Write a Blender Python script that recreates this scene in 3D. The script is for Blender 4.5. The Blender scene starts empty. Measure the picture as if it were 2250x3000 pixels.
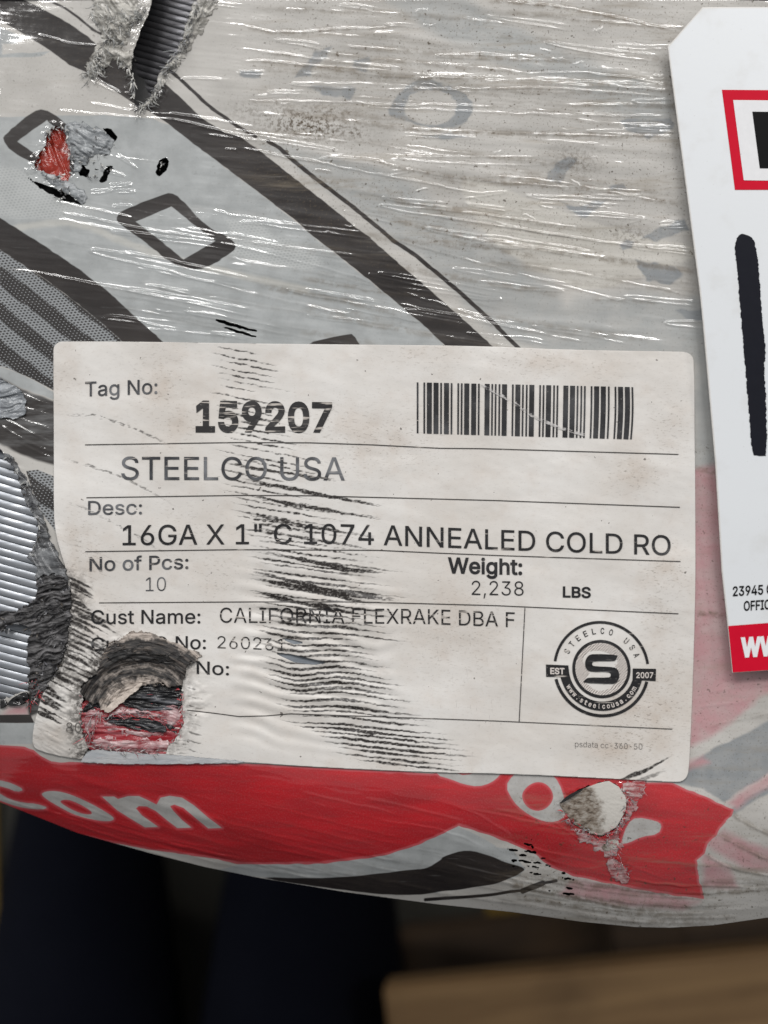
import bpy, bmesh, math, random
import numpy as np

# ------------------------------------------------------------------ scene, camera, world, lamps
sc = bpy.context.scene
COL = sc.collection
random.seed(5)
RNG = np.random.default_rng(11)

PW, PH = 2250.0, 3000.0            # layout units: one unit is about 0.08 mm on the coil's top face
DIST = 0.35                        # camera to coil face (m)
HALF = 0.091                       # half of the strip of coil that is seen (m)
TAN = HALF / DIST
AX, AY = math.radians(4.0), math.radians(4.0)
CAM = np.array([DIST * math.sin(AX), -DIST * math.sin(AY), DIST * math.sqrt(1 - math.sin(AX) ** 2 - math.sin(AY) ** 2)])
_f = -CAM / np.linalg.norm(CAM)
_r = np.cross(_f, np.array([0, 1.0, 0])); _r /= np.linalg.norm(_r)
_u = np.cross(_r, _f)

cam_d = bpy.data.cameras.new("camera")
cam_d.sensor_fit = 'HORIZONTAL'; cam_d.sensor_width = 36.0
cam_d.lens = 18.0 / TAN
cam_d.clip_start = 0.01; cam_d.clip_end = 60.0
cam_d.dof.use_dof = True; cam_d.dof.focus_distance = DIST; cam_d.dof.aperture_fstop = 11.0
cam = bpy.data.objects.new("camera", cam_d)
from mathutils import Matrix, Vector
_m = Matrix(((_r[0], _u[0], -_f[0], CAM[0]), (_r[1], _u[1], -_f[1], CAM[1]), (_r[2], _u[2], -_f[2], CAM[2]), (0, 0, 0, 1)))
cam.matrix_world = _m
COL.objects.link(cam); sc.camera = cam

world = bpy.data.worlds.new("World"); sc.world = world; world.use_nodes = True
bg = world.node_tree.nodes["Background"]
bg.inputs[0].default_value = (0.97, 0.985, 1.0, 1); bg.inputs[1].default_value = 0.30

def area_lamp(name, loc, target, sx, sy, power, col):
    l = bpy.data.lights.new(name, 'AREA'); l.shape = 'RECTANGLE'; l.size = sx; l.size_y = sy
    l.energy = power; l.color = col
    o = bpy.data.objects.new(name, l); o.location = loc
    o.rotation_euler = (Vector(target) - Vector(loc)).to_track_quat('-Z', 'Y').to_euler()
    COL.objects.link(o); return o
# high-bay hall lamps, a row beyond the coil, and the soft light of the hall's open side
area_lamp("hall_lamp", (-1.0, 2.1, 3.3), (0, 0, 0), 1.6, 0.16, 40, (1.0, 0.98, 0.96))
area_lamp("hall_lamp", (1.1, 2.0, 3.3), (0, 0, 0), 1.6, 0.16, 42, (1.0, 0.98, 0.96))
area_lamp("hall_lamp", (0.1, 3.3, 3.3), (0, 0, 0), 1.6, 0.16, 46, (1.0, 0.98, 0.96))
area_lamp("hall_lamp", (3.0, 1.4, 3.3), (0, 0, 0), 1.6, 0.16, 22, (1.0, 0.98, 0.96))
area_lamp("open_door_light", (-4.5, 2.2, 2.4), (0, 0, 0), 3.0, 2.4, 38, (0.97, 0.985, 1.0))

sc.view_settings.view_transform = 'Standard'; sc.view_settings.look = 'None'
sc.view_settings.exposure = 0.0; sc.view_settings.gamma = 1.0
sc.view_settings.use_curve_mapping = False
sc.render.engine = 'CYCLES'
sc.cycles.max_bounces = 6; sc.cycles.diffuse_bounces = 3; sc.cycles.glossy_bounces = 3
sc.cycles.sample_clamp_indirect = 6.0
sc.cycles.use_denoising = True

# ------------------------------------------------------------------ helpers: layout to space
def U(px, py, z):
    """layout point (px, py) at height z -> world points"""
    px = np.asarray(px, float); py = np.asarray(py, float); z = np.asarray(z, float)
    a = (px - PW / 2) / (PW / 2) * TAN; b = (PH / 2 - py) / (PW / 2) * TAN
    dx = _f[0] + a * _r[0] + b * _u[0]; dy = _f[1] + a * _r[1] + b * _u[1]; dz = _f[2] + a * _r[2] + b * _u[2]
    t = (z - CAM[2]) / dz
    return np.stack([CAM[0] + t * dx, CAM[1] + t * dy, z + 0 * t], -1)

_tabs = {}
def vn(x, y, seed=0):
    """smooth value noise, about -1..1"""
    if seed not in _tabs: _tabs[seed] = np.random.default_rng(1000 + seed).uniform(-1, 1, (257, 257))
    T = _tabs[seed]
    xi = np.floor(x).astype(np.int64); yi = np.floor(y).astype(np.int64)
    fx = x - xi; fy = y - yi
    fx = fx * fx * fx * (fx * (fx * 6 - 15) + 10); fy = fy * fy * fy * (fy * (fy * 6 - 15) + 10)
    xi &= 255; yi &= 255
    a = T[yi, xi]; b = T[yi, xi + 1]; c = T[yi + 1, xi]; d = T[yi + 1, xi + 1]
    return (a + (b - a) * fx) + ((c + (d - c) * fx) - (a + (b - a) * fx)) * fy
def fbm(x, y, seed=0, oct=4, g=0.5):
    s = 0; a = 1.0; n = 0
    for i in range(oct):
        s = s + a * vn(x * 2 ** i + 17.3 * i, y * 2 ** i + 5.7 * i, seed + i); n += a; a *= g
    return s / n
def sst(a, b, x):
    t = np.clip((x - a) / (b - a), 0, 1); return t * t * (3 - 2 * t)
def cr(pts, ox, oy, f):
    return [(ox + f * x, oy + f * y) for x, y in pts]
def chaikin(p, n=2, closed=True):
    p = np.asarray(p, float)
    for _ in range(n):
        q = np.roll(p, -1, 0) if closed else p[1:]
        a = p if closed else p[:-1]
        r = np.empty((2 * len(a), 2)); r[0::2] = a * .75 + q * .25; r[1::2] = a * .25 + q * .75
        p = r if closed else np.vstack([p[:1], r, p[-1:]])
    return p
def sdpoly(x, y, poly):
    poly = np.asarray(poly, float); d = np.full(x.shape, 1e18); ins = np.zeros(x.shape, bool)
    for i in range(len(poly)):
        ax, ay = poly[i]; bx, by = poly[(i + 1) % len(poly)]
        ex, ey = bx - ax, by - ay; wx = x - ax; wy = y - ay
        t = np.clip((wx * ex + wy * ey) / (ex * ex + ey * ey + 1e-12), 0, 1)
        d = np.minimum(d, (wx - ex * t) ** 2 + (wy - ey * t) ** 2)
        if ay != by: ins ^= ((ay > y) != (by > y)) & (x < ex * (y - ay) / (by - ay) + ax)
    d = np.sqrt(d); return np.where(ins, -d, d)
def sdline(x, y, pts, w):
    pts = np.asarray(pts, float); d = np.full(x.shape, 1e18)
    for i in range(len(pts) - 1):
        ax, ay = pts[i]; bx, by = pts[i + 1]
        ex, ey = bx - ax, by - ay; wx = x - ax; wy = y - ay
        t = np.clip((wx * ex + wy * ey) / (ex * ex + ey * ey + 1e-12), 0, 1)
        d = np.minimum(d, (wx - ex * t) ** 2 + (wy - ey * t) ** 2)
    return np.sqrt(d) - w / 2
BIG = 50.0
class Field:
    """signed distance of a printed colour, kept near its edge"""
    def __init__(s, X, Y): s.X, s.Y = X, Y; s.d = np.full(X.shape, BIG)
    def _box(s, pts, m):
        p = np.asarray(pts, float)
        return (s.X > p[:, 0].min() - m) & (s.X < p[:, 0].max() + m) & (s.Y > p[:, 1].min() - m) & (s.Y < p[:, 1].max() + m)
    def poly(s, pts, inner=None, grow=0.0):
        k = s._box(pts, BIG); v = sdpoly(s.X[k], s.Y[k], pts)
        if inner is not None: v = np.maximum(v, -sdpoly(s.X[k], s.Y[k], inner))
        s.d[k] = np.minimum(s.d[k], v - grow); return s
    def line(s, pts, w):
        k = s._box(pts, BIG + w); s.d[k] = np.minimum(s.d[k], sdline(s.X[k], s.Y[k], pts, w)); return s
    def cut(s, pts):
        k = s._box(pts, BIG); s.d[k] = np.maximum(s.d[k], -sdpoly(s.X[k], s.Y[k], pts)); return s
    def out(s): return np.clip(s.d, -BIG, BIG)

# ------------------------------------------------------------------ helpers: objects
def prop(o, label=None, cat=None, group=None, kind=None):
    if label: o["label"] = label
    if cat: o["category"] = cat
    if group: o["group"] = group
    if kind: o["kind"] = kind
    return o
def empty(name, loc):
    o = bpy.data.objects.new(name, None); o.location = loc; o.empty_display_size = 0.02
    COL.objects.link(o); return o
def link(name, me, mat, parent=None):
    o = bpy.data.objects.new(name, me)
    if mat is not None: me.materials.append(mat)
    COL.objects.link(o)
    if parent is not None:
        o.parent = parent
        o.matrix_parent_inverse = Matrix.Translation(-Vector(parent.location)) if parent.parent is None else Matrix.Identity(4)
    return o
def quick_mesh(name, V, F4=None, F3=None, attrs=None, smooth=True):
    me = bpy.data.meshes.new(name); V = np.asarray(V, np.float32)
    me.vertices.add(len(V)); me.vertices.foreach_set("co", V.ravel())
    loops = []; starts = []; tot = 0
    if F4 is not None and len(F4):
        F4 = np.asarray(F4, np.int32); loops.append(F4.ravel()); starts.append(np.arange(len(F4)) * 4); tot = len(F4) * 4
    if F3 is not None and len(F3):
        F3 = np.asarray(F3, np.int32); loops.append(F3.ravel()); starts.append(tot + np.arange(len(F3)) * 3)
    L = np.concatenate(loops); S = np.concatenate(starts)
    me.loops.add(len(L)); me.loops.foreach_set("vertex_index", L.astype(np.int32))
    me.polygons.add(len(S)); me.polygons.foreach_set("loop_start", S.astype(np.int32))
    me.update(calc_edges=True)
    if smooth: me.polygons.foreach_set("use_smooth", np.ones(len(S), bool))
    for k, v in (attrs or {}).items():
        v = np.asarray(v, np.float32)
        if v.ndim == 1:
            a = me.attributes.new(k, 'FLOAT', 'POINT'); a.data.foreach_set("value", v)
        else:
            a = me.attributes.new(k, 'FLOAT_VECTOR', 'POINT'); a.data.foreach_set("vector", v.ravel())
    me.update(); return me
def sheet(name, X, Y, sd, Z, mat, parent=None, attrs=None, skirt=0.0, snap=True, smooth=True):
    """surface over the grid (X, Y) where sd < 0, its border drawn to the outline"""
    ny, nx = X.shape
    ins = sd < 0
    fk = (ins[:-1, :-1] | ins[:-1, 1:] | ins[1:, :-1] | ins[1:, 1:]) if snap else (ins[:-1, :-1] & ins[:-1, 1:] & ins[1:, :-1] & ins[1:, 1:])
    idx = np.arange(nx * ny).reshape(ny, nx)
    F = np.stack([idx[1:, :-1][fk], idx[1:, 1:][fk], idx[:-1, 1:][fk], idx[:-1, :-1][fk]], -1)
    PX, PY = X, Y
    if snap:
        gy = np.gradient(sd, axis=0) / np.maximum(np.gradient(Y, axis=0), 1e-6)
        gx = np.gradient(sd, axis=1) / np.maximum(np.gradient(X, axis=1), 1e-6)
        g = np.sqrt(gx * gx + gy * gy) + 1e-6
        out = np.where(sd > 0, np.minimum(sd, 40), 0)
        PX = X - out * gx / g; PY = Y - out * gy / g
    used = np.zeros(nx * ny, bool); used[F.ravel()] = True
    remap = np.cumsum(used) - 1
    V = U(PX.ravel()[used], PY.ravel()[used], Z.ravel()[used]); F = remap[F]
    at = {"pix": np.stack([PX.ravel()[used], PY.ravel()[used], 0 * PX.ravel()[used]], -1) * 0.001}
    for k, v in (attrs or {}).items():
        v = np.asarray(v)
        at[k] = v.ravel()[used] if v.ndim == 2 else v.reshape(-1, 3)[used]
    if skirt > 0:
        E = np.concatenate([F[:, [0, 1]], F[:, [1, 2]], F[:, [2, 3]], F[:, [3, 0]]])
        key = np.sort(E, 1); kk = key[:, 0].astype(np.int64) * len(V) + key[:, 1]
        _, inv, cnt = np.unique(kk, return_inverse=True, return_counts=True)
        B = E[cnt[inv] == 1]
        bv = np.unique(B); m = np.full(len(V), -1, np.int64); m[bv] = len(V) + np.arange(len(bv))
        V2 = V[bv].copy(); V2[:, 2] -= skirt
        F = np.concatenate([F, np.stack([B[:, 1], B[:, 0], m[B[:, 0]], m[B[:, 1]]], -1)])
        V = np.concatenate([V, V2])
        at = {k: np.concatenate([v, v[bv]]) for k, v in at.items()}
    me = quick_mesh(name, V, F, attrs=at, smooth=smooth)
    return link(name, me, mat, parent)
def patch(name, poly, zf, mat, parent, cell=3.0, rough=0.0, seed=0, skirt=0.0, attrs=None, smoothp=2, taper=0.0):
    """a small sheet with the outline `poly` (torn when rough > 0) and heights zf(px, py)"""
    p = chaikin(poly, smoothp) if smoothp else np.asarray(poly, float)
    X, Y = np.meshgrid(np.arange(p[:, 0].min() - 3 * cell - rough, p[:, 0].max() + 3 * cell + rough, cell),
                       np.arange(p[:, 1].min() - 3 * cell - rough, p[:, 1].max() + 3 * cell + rough, cell))
    sd = sdpoly(X, Y, p)
    if rough > 0: sd = sd + rough * fbm(X / 16, Y / 16, seed + 40, 3, .7) * 1.4
    a = {k: f(X, Y) for k, f in (attrs or {}).items()}
    a["edge"] = np.clip(sd, -BIG, BIG)
    Zp = zf(X, Y)
    if taper > 0: Zp = base(X, Y) + 1.5e-4 + (Zp - base(X, Y) - 1.5e-4) * sst(1, -taper, sd)
    return sheet(name, X, Y, sd, Zp, mat, parent, a, skirt)

# ------------------------------------------------------------------ helpers: materials
def lin(c):
    c = c / 255.0
    return c / 12.92 if c <= 0.04045 else ((c + 0.055) / 1.055) ** 2.4
def rgb(r, g, b, k=1.0): return (lin(r) * k, lin(g) * k, lin(b) * k, 1.0)
class Mat:
    def __init__(s, name):
        s.m = bpy.data.materials.new(name); s.m.use_nodes = True; s.t = s.m.node_tree
        s.b = s.t.nodes["Principled BSDF"]
    def nd(s, t, **kw):
        n = s.t.nodes.new(t)
        for k, v in kw.items(): setattr(n, k, v)
        return n
    def put(s, sock, v):
        if v is None: return
        if isinstance(v, bpy.types.NodeSocket): s.t.links.new(v, sock)
        else: sock.default_value = v
    def attr(s, n, out="Fac"):
        a = s.nd("ShaderNodeAttribute", attribute_name=n, attribute_type='GEOMETRY'); return a.outputs[out]
    def math(s, op, a, b=None, c=None, clamp=False):
        n = s.nd("ShaderNodeMath", operation=op, use_clamp=clamp)
        for i, v in enumerate((a, b, c)): s.put(n.inputs[i], v)
        return n.outputs[0]
    def mix(s, f, a, b, blend='MIX'):
        n = s.nd("ShaderNodeMix", data_type='RGBA', blend_type=blend)
        s.put(n.inputs[0], f); s.put(n.inputs[6], a); s.put(n.inputs[7], b); return n.outputs[2]
    def vmap(s, v, scale=(1, 1, 1), rot=0.0, loc=(0, 0, 0)):
        n = s.nd("ShaderNodeMapping"); s.put(n.inputs[0], v)
        n.inputs[1].default_value = loc; n.inputs[2].default_value = (0, 0, rot); n.inputs[3].default_value = scale
        return n.outputs[0]
    def noise(s, v, scale, detail=3, rough=.55, dist=0.0, out=0):
        n = s.nd("ShaderNodeTexNoise"); s.put(n.inputs["Vector"], v)
        n.inputs["Scale"].default_value = scale; n.inputs["Detail"].default_value = detail
        n.inputs["Roughness"].default_value = rough; n.inputs["Distortion"].default_value = dist
        return n.outputs[out]
    def ramp(s, v, lo, hi, a=0.0, b=1.0):
        n = s.nd("ShaderNodeMapRange", interpolation_type='SMOOTHSTEP', clamp=True)
        s.put(n.inputs[0], v); n.inputs[1].default_value = lo; n.inputs[2].default_value = hi
        n.inputs[3].default_value = a; n.inputs[4].default_value = b; return n.outputs[0]
    def inside(s, name, soft=1.5):
        return s.ramp(s.attr(name), soft, -soft, 0.0, 1.0) if False else s.math('SUBTRACT', 1.0, s.ramp(s.attr(name), -soft, soft))
    def bump(s, h, strength, dist, normal=None):
        n = s.nd("ShaderNodeBump"); n.inputs["Strength"].default_value = strength; n.inputs["Distance"].default_value = dist
        s.put(n.inputs["Height"], h); s.put(n.inputs["Normal"], normal); return n.outputs[0]
    def set(s, **kw):
        for k, v in kw.items(): s.put(s.b.inputs[k.replace("_", " ")], v)
        return s

PIX = "pix"
# ------------------------------------------------------------------ shape of the wrapped coil's top face
RIM = np.array([(-3400, -2400), (-3000, -400), (-2200, 650), (-1400, 1500), (-700, 2010), (-300, 2218), (0, 2350), (226, 2440), (452, 2503), (600, 2540), (754, 2571), (1007, 2613),
                (1278, 2649), (1500, 2672), (1700, 2700), (1862, 2716), (1960, 2718), (2088, 2711), (2250, 2688), (2600, 2630), (3300, 2500), (4300, 2130), (5200, 1500), (6200, 400), (7000, -1500), (7050, -2400)], float)
def rim_y(px): return np.interp(px, RIM[:, 0], RIM[:, 1])
DROP = 400.0
def base(px, py):
    px = np.asarray(px, float); py = np.asarray(py, float)
    d = rim_y(px) - py
    t = np.clip(1 - d / DROP, 0, 1.15)
    z = -0.0165 * t ** 2.3
    near = np.exp(-(((px - 1100) / 2600) ** 4 + ((py - 1300) / 2600) ** 4))
    z = z + near * (0.0011 * fbm(px / 520, py / 420, 3, 2) + 0.00025 * fbm(px / 210, py / 130, 9, 2))
    return z

# ------------------------------------------------------------------ wrap: grid, holes, printed colours, creases
LABEL_OUT = chaikin([(156, 1030), (158, 1015), (170, 1003), (186, 1000), (420, 1001), (700, 1006), (1000, 1009), (1400, 1013), (1670, 1025), (1985, 1030), (2010, 1031), (2028, 1042), (2034, 1062),
    (2036, 1350), (2038, 1650), (2036, 1786), (2030, 1990), (2022, 2180), (2018, 2255), (2012, 2278), (1996, 2290), (1975, 2291), (1812, 2282), (1500, 2267), (1265, 2263), (926, 2247), (700, 2232), (480, 2222), (360, 2226), (240, 2226),
    (181, 2217), (118, 2201), (99, 2189), (94, 2167), (101, 2116), (119, 2054), (130, 2007), (140, 1990), (160, 1965), (178, 1935), (186, 1900), (192, 1850), (196, 1800), (196, 1740), (194, 1684), (180, 1625), (164, 1571), (157, 1500), (158, 1300)], 1)

HOLE_TOP = [(462, -90), (440, 20), (388, 150), (382, 212), (396, 306), (418, 322), (434, 312), (466, 271), (488, 203), (529, 150), (542, 90), (590, -10), (610, -90)]
HOLE_LEFT = [(-300, 1230), (5, 1318), (58, 1392), (86, 1470), (108, 1505), (122, 1545), (95, 1612), (113, 1662), (110, 1707), (112, 1766), (100, 1800), (105, 1843), (90, 1897), (90, 1969), (88, 2019), (27, 2040), (-60, 2060), (-300, 2080)]
HOLE_SCUFF = [(100, 482), (128, 430), (140, 392), (152, 374), (182, 370), (196, 400), (207, 440), (206, 500), (200, 530), (150, 517), (105, 492)]
SLITS = [[(68, 511), (95, 528), (140, 545), (200, 567), (246, 602), (190, 588), (140, 566), (95, 534)],
         [(300, 373), (325, 378), (346, 400), (337, 414), (316, 397)], [(289, 531), (316, 485), (331, 486), (313, 528), (296, 536)],
         [(455, 507), (466, 470), (484, 461), (497, 472), (490, 498), (466, 518)],
         [(270, 440), (300, 425), (322, 442), (310, 452), (280, 450)], [(225, 500), (240, 478), (262, 500), (256, 520), (236, 515)],
         [(622, 932), (660, 940), (712, 956), (752, 968), (752, 974), (700, 962), (640, 944)], [(626, 950), (680, 962), (752, 984), (752, 990), (690, 974)]]
F3 = 600 / 1659.0
HOLE_CORE = cr([(938, 372), (1030, 300), (1110, 258), (1240, 208), (1340, 188), (1420, 235), (1485, 330), (1475, 430), (1410, 560), (1290, 632), (1200, 622), (1060, 545), (985, 455)], 1300, 2220, F3)
PERF = [(560, 745, 45, 14), (680, 700, 48, 12), (640, 790, 34, 14), (700, 760, 52, 14), (650, 838, 62, 12), (770, 852, 50, 10), (840, 872, 28, 12), (570, 835, 22, 14), (720, 884, 60, 9), (745, 940, 62, 11), (850, 952, 30, 9), (970, 932, 18, 14),
        (1000, 980, 62, 12), (1020, 1055, 30, 13), (860, 1080, 24, 8), (1010, 1102, 52, 14), (570, 880, 16, 10), (640, 655, 20, 9), (710, 660, 20, 8), (720, 725, 12, 16), (800, 815, 28, 10)]

xs = np.concatenate([np.linspace(-3400, -700, 24), np.linspace(-640, -60, 26), np.arange(-44, 2296, 2.1), np.linspace(2320, 3000, 26), np.linspace(3100, 7050, 30)])
ys = np.concatenate([np.linspace(-7600, -700, 30), np.linspace(-640, -60, 26), np.arange(-44, 1014, 2.1), np.arange(1014, 2236, 3.6), np.arange(2236, 2725, 2.5)])
X, Y = np.meshgrid(xs, ys)
inner = (X > -60) & (X < 2310) & (Y > -60)
lab = np.full(X.shape, BIG); k = (X > 0) & (X < 2250) & (Y > 900) & (Y < 2400); lab[k] = sdpoly(X[k], Y[k], LABEL_OUT)

outline = np.vstack([RIM, [(7000, -3300), (6000, -5600), (4000, -7100), (1950, -7500), (-200, -7000), (-2300, -5400), (-3300, -3500)]])
sd = sdpoly(X, Y, outline)
bore = np.array([(2300 + 2404 * math.cos(a), -2400 + 2404 * math.sin(a)) for a in np.linspace(0, 2 * math.pi, 120, endpoint=False)])
sd = np.maximum(sd, -sdpoly(X, Y, bore))
tx = X + 7 * fbm(X / 22, Y / 22, 61, 3, .7); ty = Y + 7 * fbm(X / 22, Y / 22, 71, 3, .7)
hf = Field(tx, ty)
for h in (HOLE_TOP, HOLE_LEFT, HOLE_SCUFF, HOLE_CORE): hf.poly(h)
hs = Field(X + 2 * vn(X / 9, Y / 9, 5), Y + 2 * vn(X / 9, Y / 9, 6))
for h in SLITS: hs.poly(h)
for cx, cy, rx, ry in PERF:
    cx, cy, rx, ry = 1300 + F3 * cx, 2220 + F3 * cy, F3 * rx * 1.1, F3 * ry * .8
    hs.poly([(cx + rx * math.cos(a), cy + .16 * rx * math.cos(a) + ry * math.sin(a)) for a in np.linspace(0, 6.28, 9)[:-1]])
holes = np.minimum(hf.out(), hs.out())
sd = np.maximum(sd, -holes)
sd_open = np.maximum(sd, -(lab + 26))          # nothing of the wrap is needed under the label's middle

# --- printed colours (distance fields in layout units)
wob = 2.0
PX_ = X + wob * vn(X / 30, Y / 12, 21); PY_ = Y + wob * vn(X / 30, Y / 12, 22)
grey = Field(PX_, PY_)
grey.poly([(-300, 352), (170, 339), (330, 338), (432, 345), (500, 366), (640, 476), (800, 596), (920, 696), (1000, 756), (1240, 950), (1320, 1030), (400, 1030), (0, 700), (-300, 500)])
grey.poly([(-60, 75), (0, 78), (60, 105), (50, 128), (8, 128), (8, 160), (150, 150), (120, 165), (0, 168), (-60, 170)])
grey2 = Field(PX_ + 10 * vn(X / 60, Y / 40, 23), PY_ + 10 * vn(X / 60, Y / 40, 24))
grey2.poly(chaikin([(720, 405), (900, 440), (1160, 500), (1320, 640), (1480, 740), (1620, 840), (1720, 960), (1750, 1030), (1500, 1030), (1240, 760), (1000, 580)], 2))
grey2.poly(chaikin([(1080, -60), (1280, -60), (1440, 40), (1600, 130), (1760, 190), (1960, 270), (1990, 370), (1850, 380), (1640, 240), (1480, 190), (1300, 110), (1180, 40)], 2))
grey2.poly([(1700, 870), (1850, 850), (2060, 870), (2110, 1050), (2130, 1370), (2035, 1372), (2030, 1040), (1830, 1060), (1600, 1060), (1560, 960)])
grey3 = Field(PX_ + 4 * vn(X / 30, Y / 14, 27), PY_)
grey3.poly([(1985, 2270), (2060, 2210), (2200, 2140), (2290, 2090), (2290, 2240), (2200, 2300), (2120, 2350), (2060, 2310), (1970, 2292)])
grey3.line([(2150, 2376), (2200, 2340), (2300, 2290)], 22)
grey.poly([(-60, 2118), (105, 2118), (94, 2180), (0, 2180), (-60, 2170)])
grey.poly(cr([(0, 560), (120, 555), (300, 640), (430, 720), (560, 740), (660, 900), (620, 960), (420, 1010), (300, 1040), (0, 1070), (-60, 1100), (-1000, 1000), (-1900, 930), (-1650, 860)], 1300, 2220, F3))
grey.poly([(-60, 1068), (20, 1080), (90, 1110), (160, 1150), (160, 1172), (80, 1142), (0, 1108), (-60, 1100)])
cream2 = Field(PX_, PY_)
cream2.line([(-20, 690), (20, 678), (60, 666), (135, 654), (200, 652), (260, 664), (330, 695), (430, 735), (560, 772), (700, 806), (900, 850)], 20)
cream2.poly(chaikin([(1320, 500), (1500, 560), (1700, 640), (1900, 700), (2040, 720), (2040, 760), (1900, 800), (1740, 860), (1600, 810), (1420, 700)], 2))
faint = Field(PX_ + 4 * vn(X / 20, Y / 14, 33), PY_ + 4 * vn(X / 20, Y / 14, 34))
def c2(p): return cr(p, 700, 0, .452)
faint.poly(chaikin(c2([(955, 745), (1010, 640), (1110, 535), (1190, 498), (1330, 545), (1460, 600), (1525, 680), (1500, 770), (1440, 832), (1230, 825), (1100, 790)]), 1),
           inner=chaikin(c2([(1070, 740), (1095, 640), (1180, 570), (1330, 600), (1420, 660), (1390, 770), (1240, 815), (1130, 775)]), 1))
faint.poly(c2([(360, 500), (420, 420), (500, 330), (610, 300), (560, 380), (480, 440), (460, 500)]))
faint.poly(c2([(440, 560), (640, 560), (760, 570), (720, 640), (560, 620)])); faint.poly(c2([(0, 460), (150, 470), (140, 500), (0, 500)]))
faint.poly(c2([(740, 390), (860, 380), (820, 460), (740, 440)])); faint.poly(c2([(1180, 870), (1400, 870), (1500, 888), (1350, 905), (1200, 895)]))
def c4(p): return cr(p, 1100, 250, 1000 / 1659.0)
faint.poly(c4([(820, 455), (870, 390), (930, 350), (990, 360), (930, 420), (900, 475)])); faint.poly(c4([(900, 560), (970, 590), (1080, 560), (1130, 560), (1020, 640), (960, 625)]))
faint.poly(c4([(1300, 740), (1390, 690), (1500, 650), (1520, 700), (1360, 765)])); faint.poly(c4([(1185, 770), (1220, 745), (1260, 760), (1250, 790), (1200, 800)]))
faint.poly(c4([(1260, 850), (1450, 880), (1500, 920), (1430, 970), (1320, 945)])); faint.poly(c4([(1190, 165), (1440, 160), (1450, 215), (1330, 260), (1210, 205)]))
faint.poly(c4([(1140, 490), (1200, 480), (1230, 500), (1150, 510)])); faint.poly(c4([(1460, 1090), (1600, 1090), (1600, 1150), (1500, 1130)]))
pink = Field(PX_ + 3 * vn(X / 40, Y / 14, 35), PY_)
pink.poly([(2030, 1376), (2100, 1358), (2300, 1360), (2300, 2010), (2230, 2040), (2140, 2120), (2080, 2160), (2020, 2190)])
pink.poly([(2130, 2352), (2200, 2300), (2300, 2240), (2300, 2280), (2200, 2335), (2160, 2370)]); pink.poly([(2120, 2430), (2200, 2470), (2300, 2500), (2300, 2560), (2180, 2545), (2060, 2470)])
pink.poly([(2060, 2500), (2140, 2540), (2160, 2600), (2060, 2600)]); pink.poly([(1680, 2575), (1860, 2605), (2050, 2640), (2000, 2665), (1800, 2650), (1640, 2620)])
pink.poly([(1990, 2240), (2060, 2215), (2080, 2235), (1995, 2262)])
pink.poly([(20, 2072), (90, 2066), (85, 2095), (10, 2095)]); pink.poly([(1600, 2262), (1780, 2276), (1700, 2292), (1660, 2318), (1640, 2300)])
red = Field(PX_, PY_)
red.poly([(-300, 2130), (0, 2182), (70, 2188), (100, 2196), (122, 2218), (150, 2232), (360, 2236), (480, 2234), (750, 2238), (926, 2248), (1265, 2265), (1300, 2262), (1640, 2258), (1880, 2260), (1889, 2291), (1970, 2293), (2151, 2372), (2142, 2392), (2110, 2425), (2100, 2445), (2074, 2471), (2064, 2500),
          (2042, 2521), (2048, 2589), (2056, 2596), (2061, 2635), (1940, 2618), (1835, 2599), (1681, 2566), (1613, 2541), (1568, 2503), (1500, 2472), (1420, 2442), (1345, 2418), (1323, 2431), (1220, 2476), (1120, 2508), (935, 2531), (790, 2533), (713, 2533), (600, 2511), (452, 2492), (244, 2452), (226, 2470), (-300, 2300)])
pale = Field(X, Y)
c6 = lambda p: cr(p, 0, 2000, .452)
pale.poly(chaikin(c6([(-60, 625), (0, 632), (80, 652), (160, 695), (110, 710), (40, 680), (-60, 660)]), 1))
pale.poly(chaikin(c6([(-60, 690), (0, 718), (60, 755), (150, 778), (240, 785), (315, 810), (270, 824), (150, 812), (60, 787), (-60, 740)]), 1))
pale.poly(chaikin(c6([(262, 716), (330, 698), (430, 713), (560, 768), (680, 833), (752, 884), (700, 902), (600, 888), (480, 857), (360, 792), (290, 748)]), 2), inner=chaikin(c6([(385, 765), (440, 755), (520, 788), (592, 832), (598, 855), (540, 852), (470, 826), (405, 788)]), 2))
pale.poly(c6([(660, 738), (740, 738), (765, 754), (830, 735), (900, 735), (960, 762), (1015, 790), (1040, 745), (1100, 733), (1180, 745), (1260, 797), (1350, 875), (1440, 942), (1350, 945), (1270, 880), (1190, 812), (1130, 790), (1102, 800), (1125, 832), (1180, 890), (1242, 940), (1150, 943), (1080, 890), (1010, 832), (950, 802), (900, 800), (882, 815), (920, 860), (1028, 936), (940, 938), (860, 890), (760, 828)]))
cE = lambda p: cr(p, 1300, 2220, F3)
pale.poly(chaikin(cE([(500, 230), (560, 140), (640, 90), (800, 90), (900, 150), (960, 260), (1000, 440), (950, 505), (860, 525), (760, 500), (640, 430), (560, 350)]), 1), inner=chaikin(cE([(625, 300), (680, 225), (760, 190), (840, 215), (890, 290), (880, 360), (820, 420), (740, 435), (660, 390)]), 2))
pale.poly(chaikin(cE([(-60, 140), (60, 175), (160, 215), (280, 235), (380, 205), (450, 150), (480, 90), (-60, 60)]), 1), inner=cE([(90, 115), (150, 140), (210, 135), (260, 115), (240, 80), (90, 80)]))
pale.poly(chaikin(cE([(1490, 530), (1560, 480), (1720, 510), (1770, 545), (1740, 620), (1600, 640), (1500, 690), (1430, 700)]), 1))
black = Field(X + 1.3 * vn(X / 90, Y / 9, 25), Y + 1.0 * vn(X / 50, Y / 9, 26))
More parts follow.
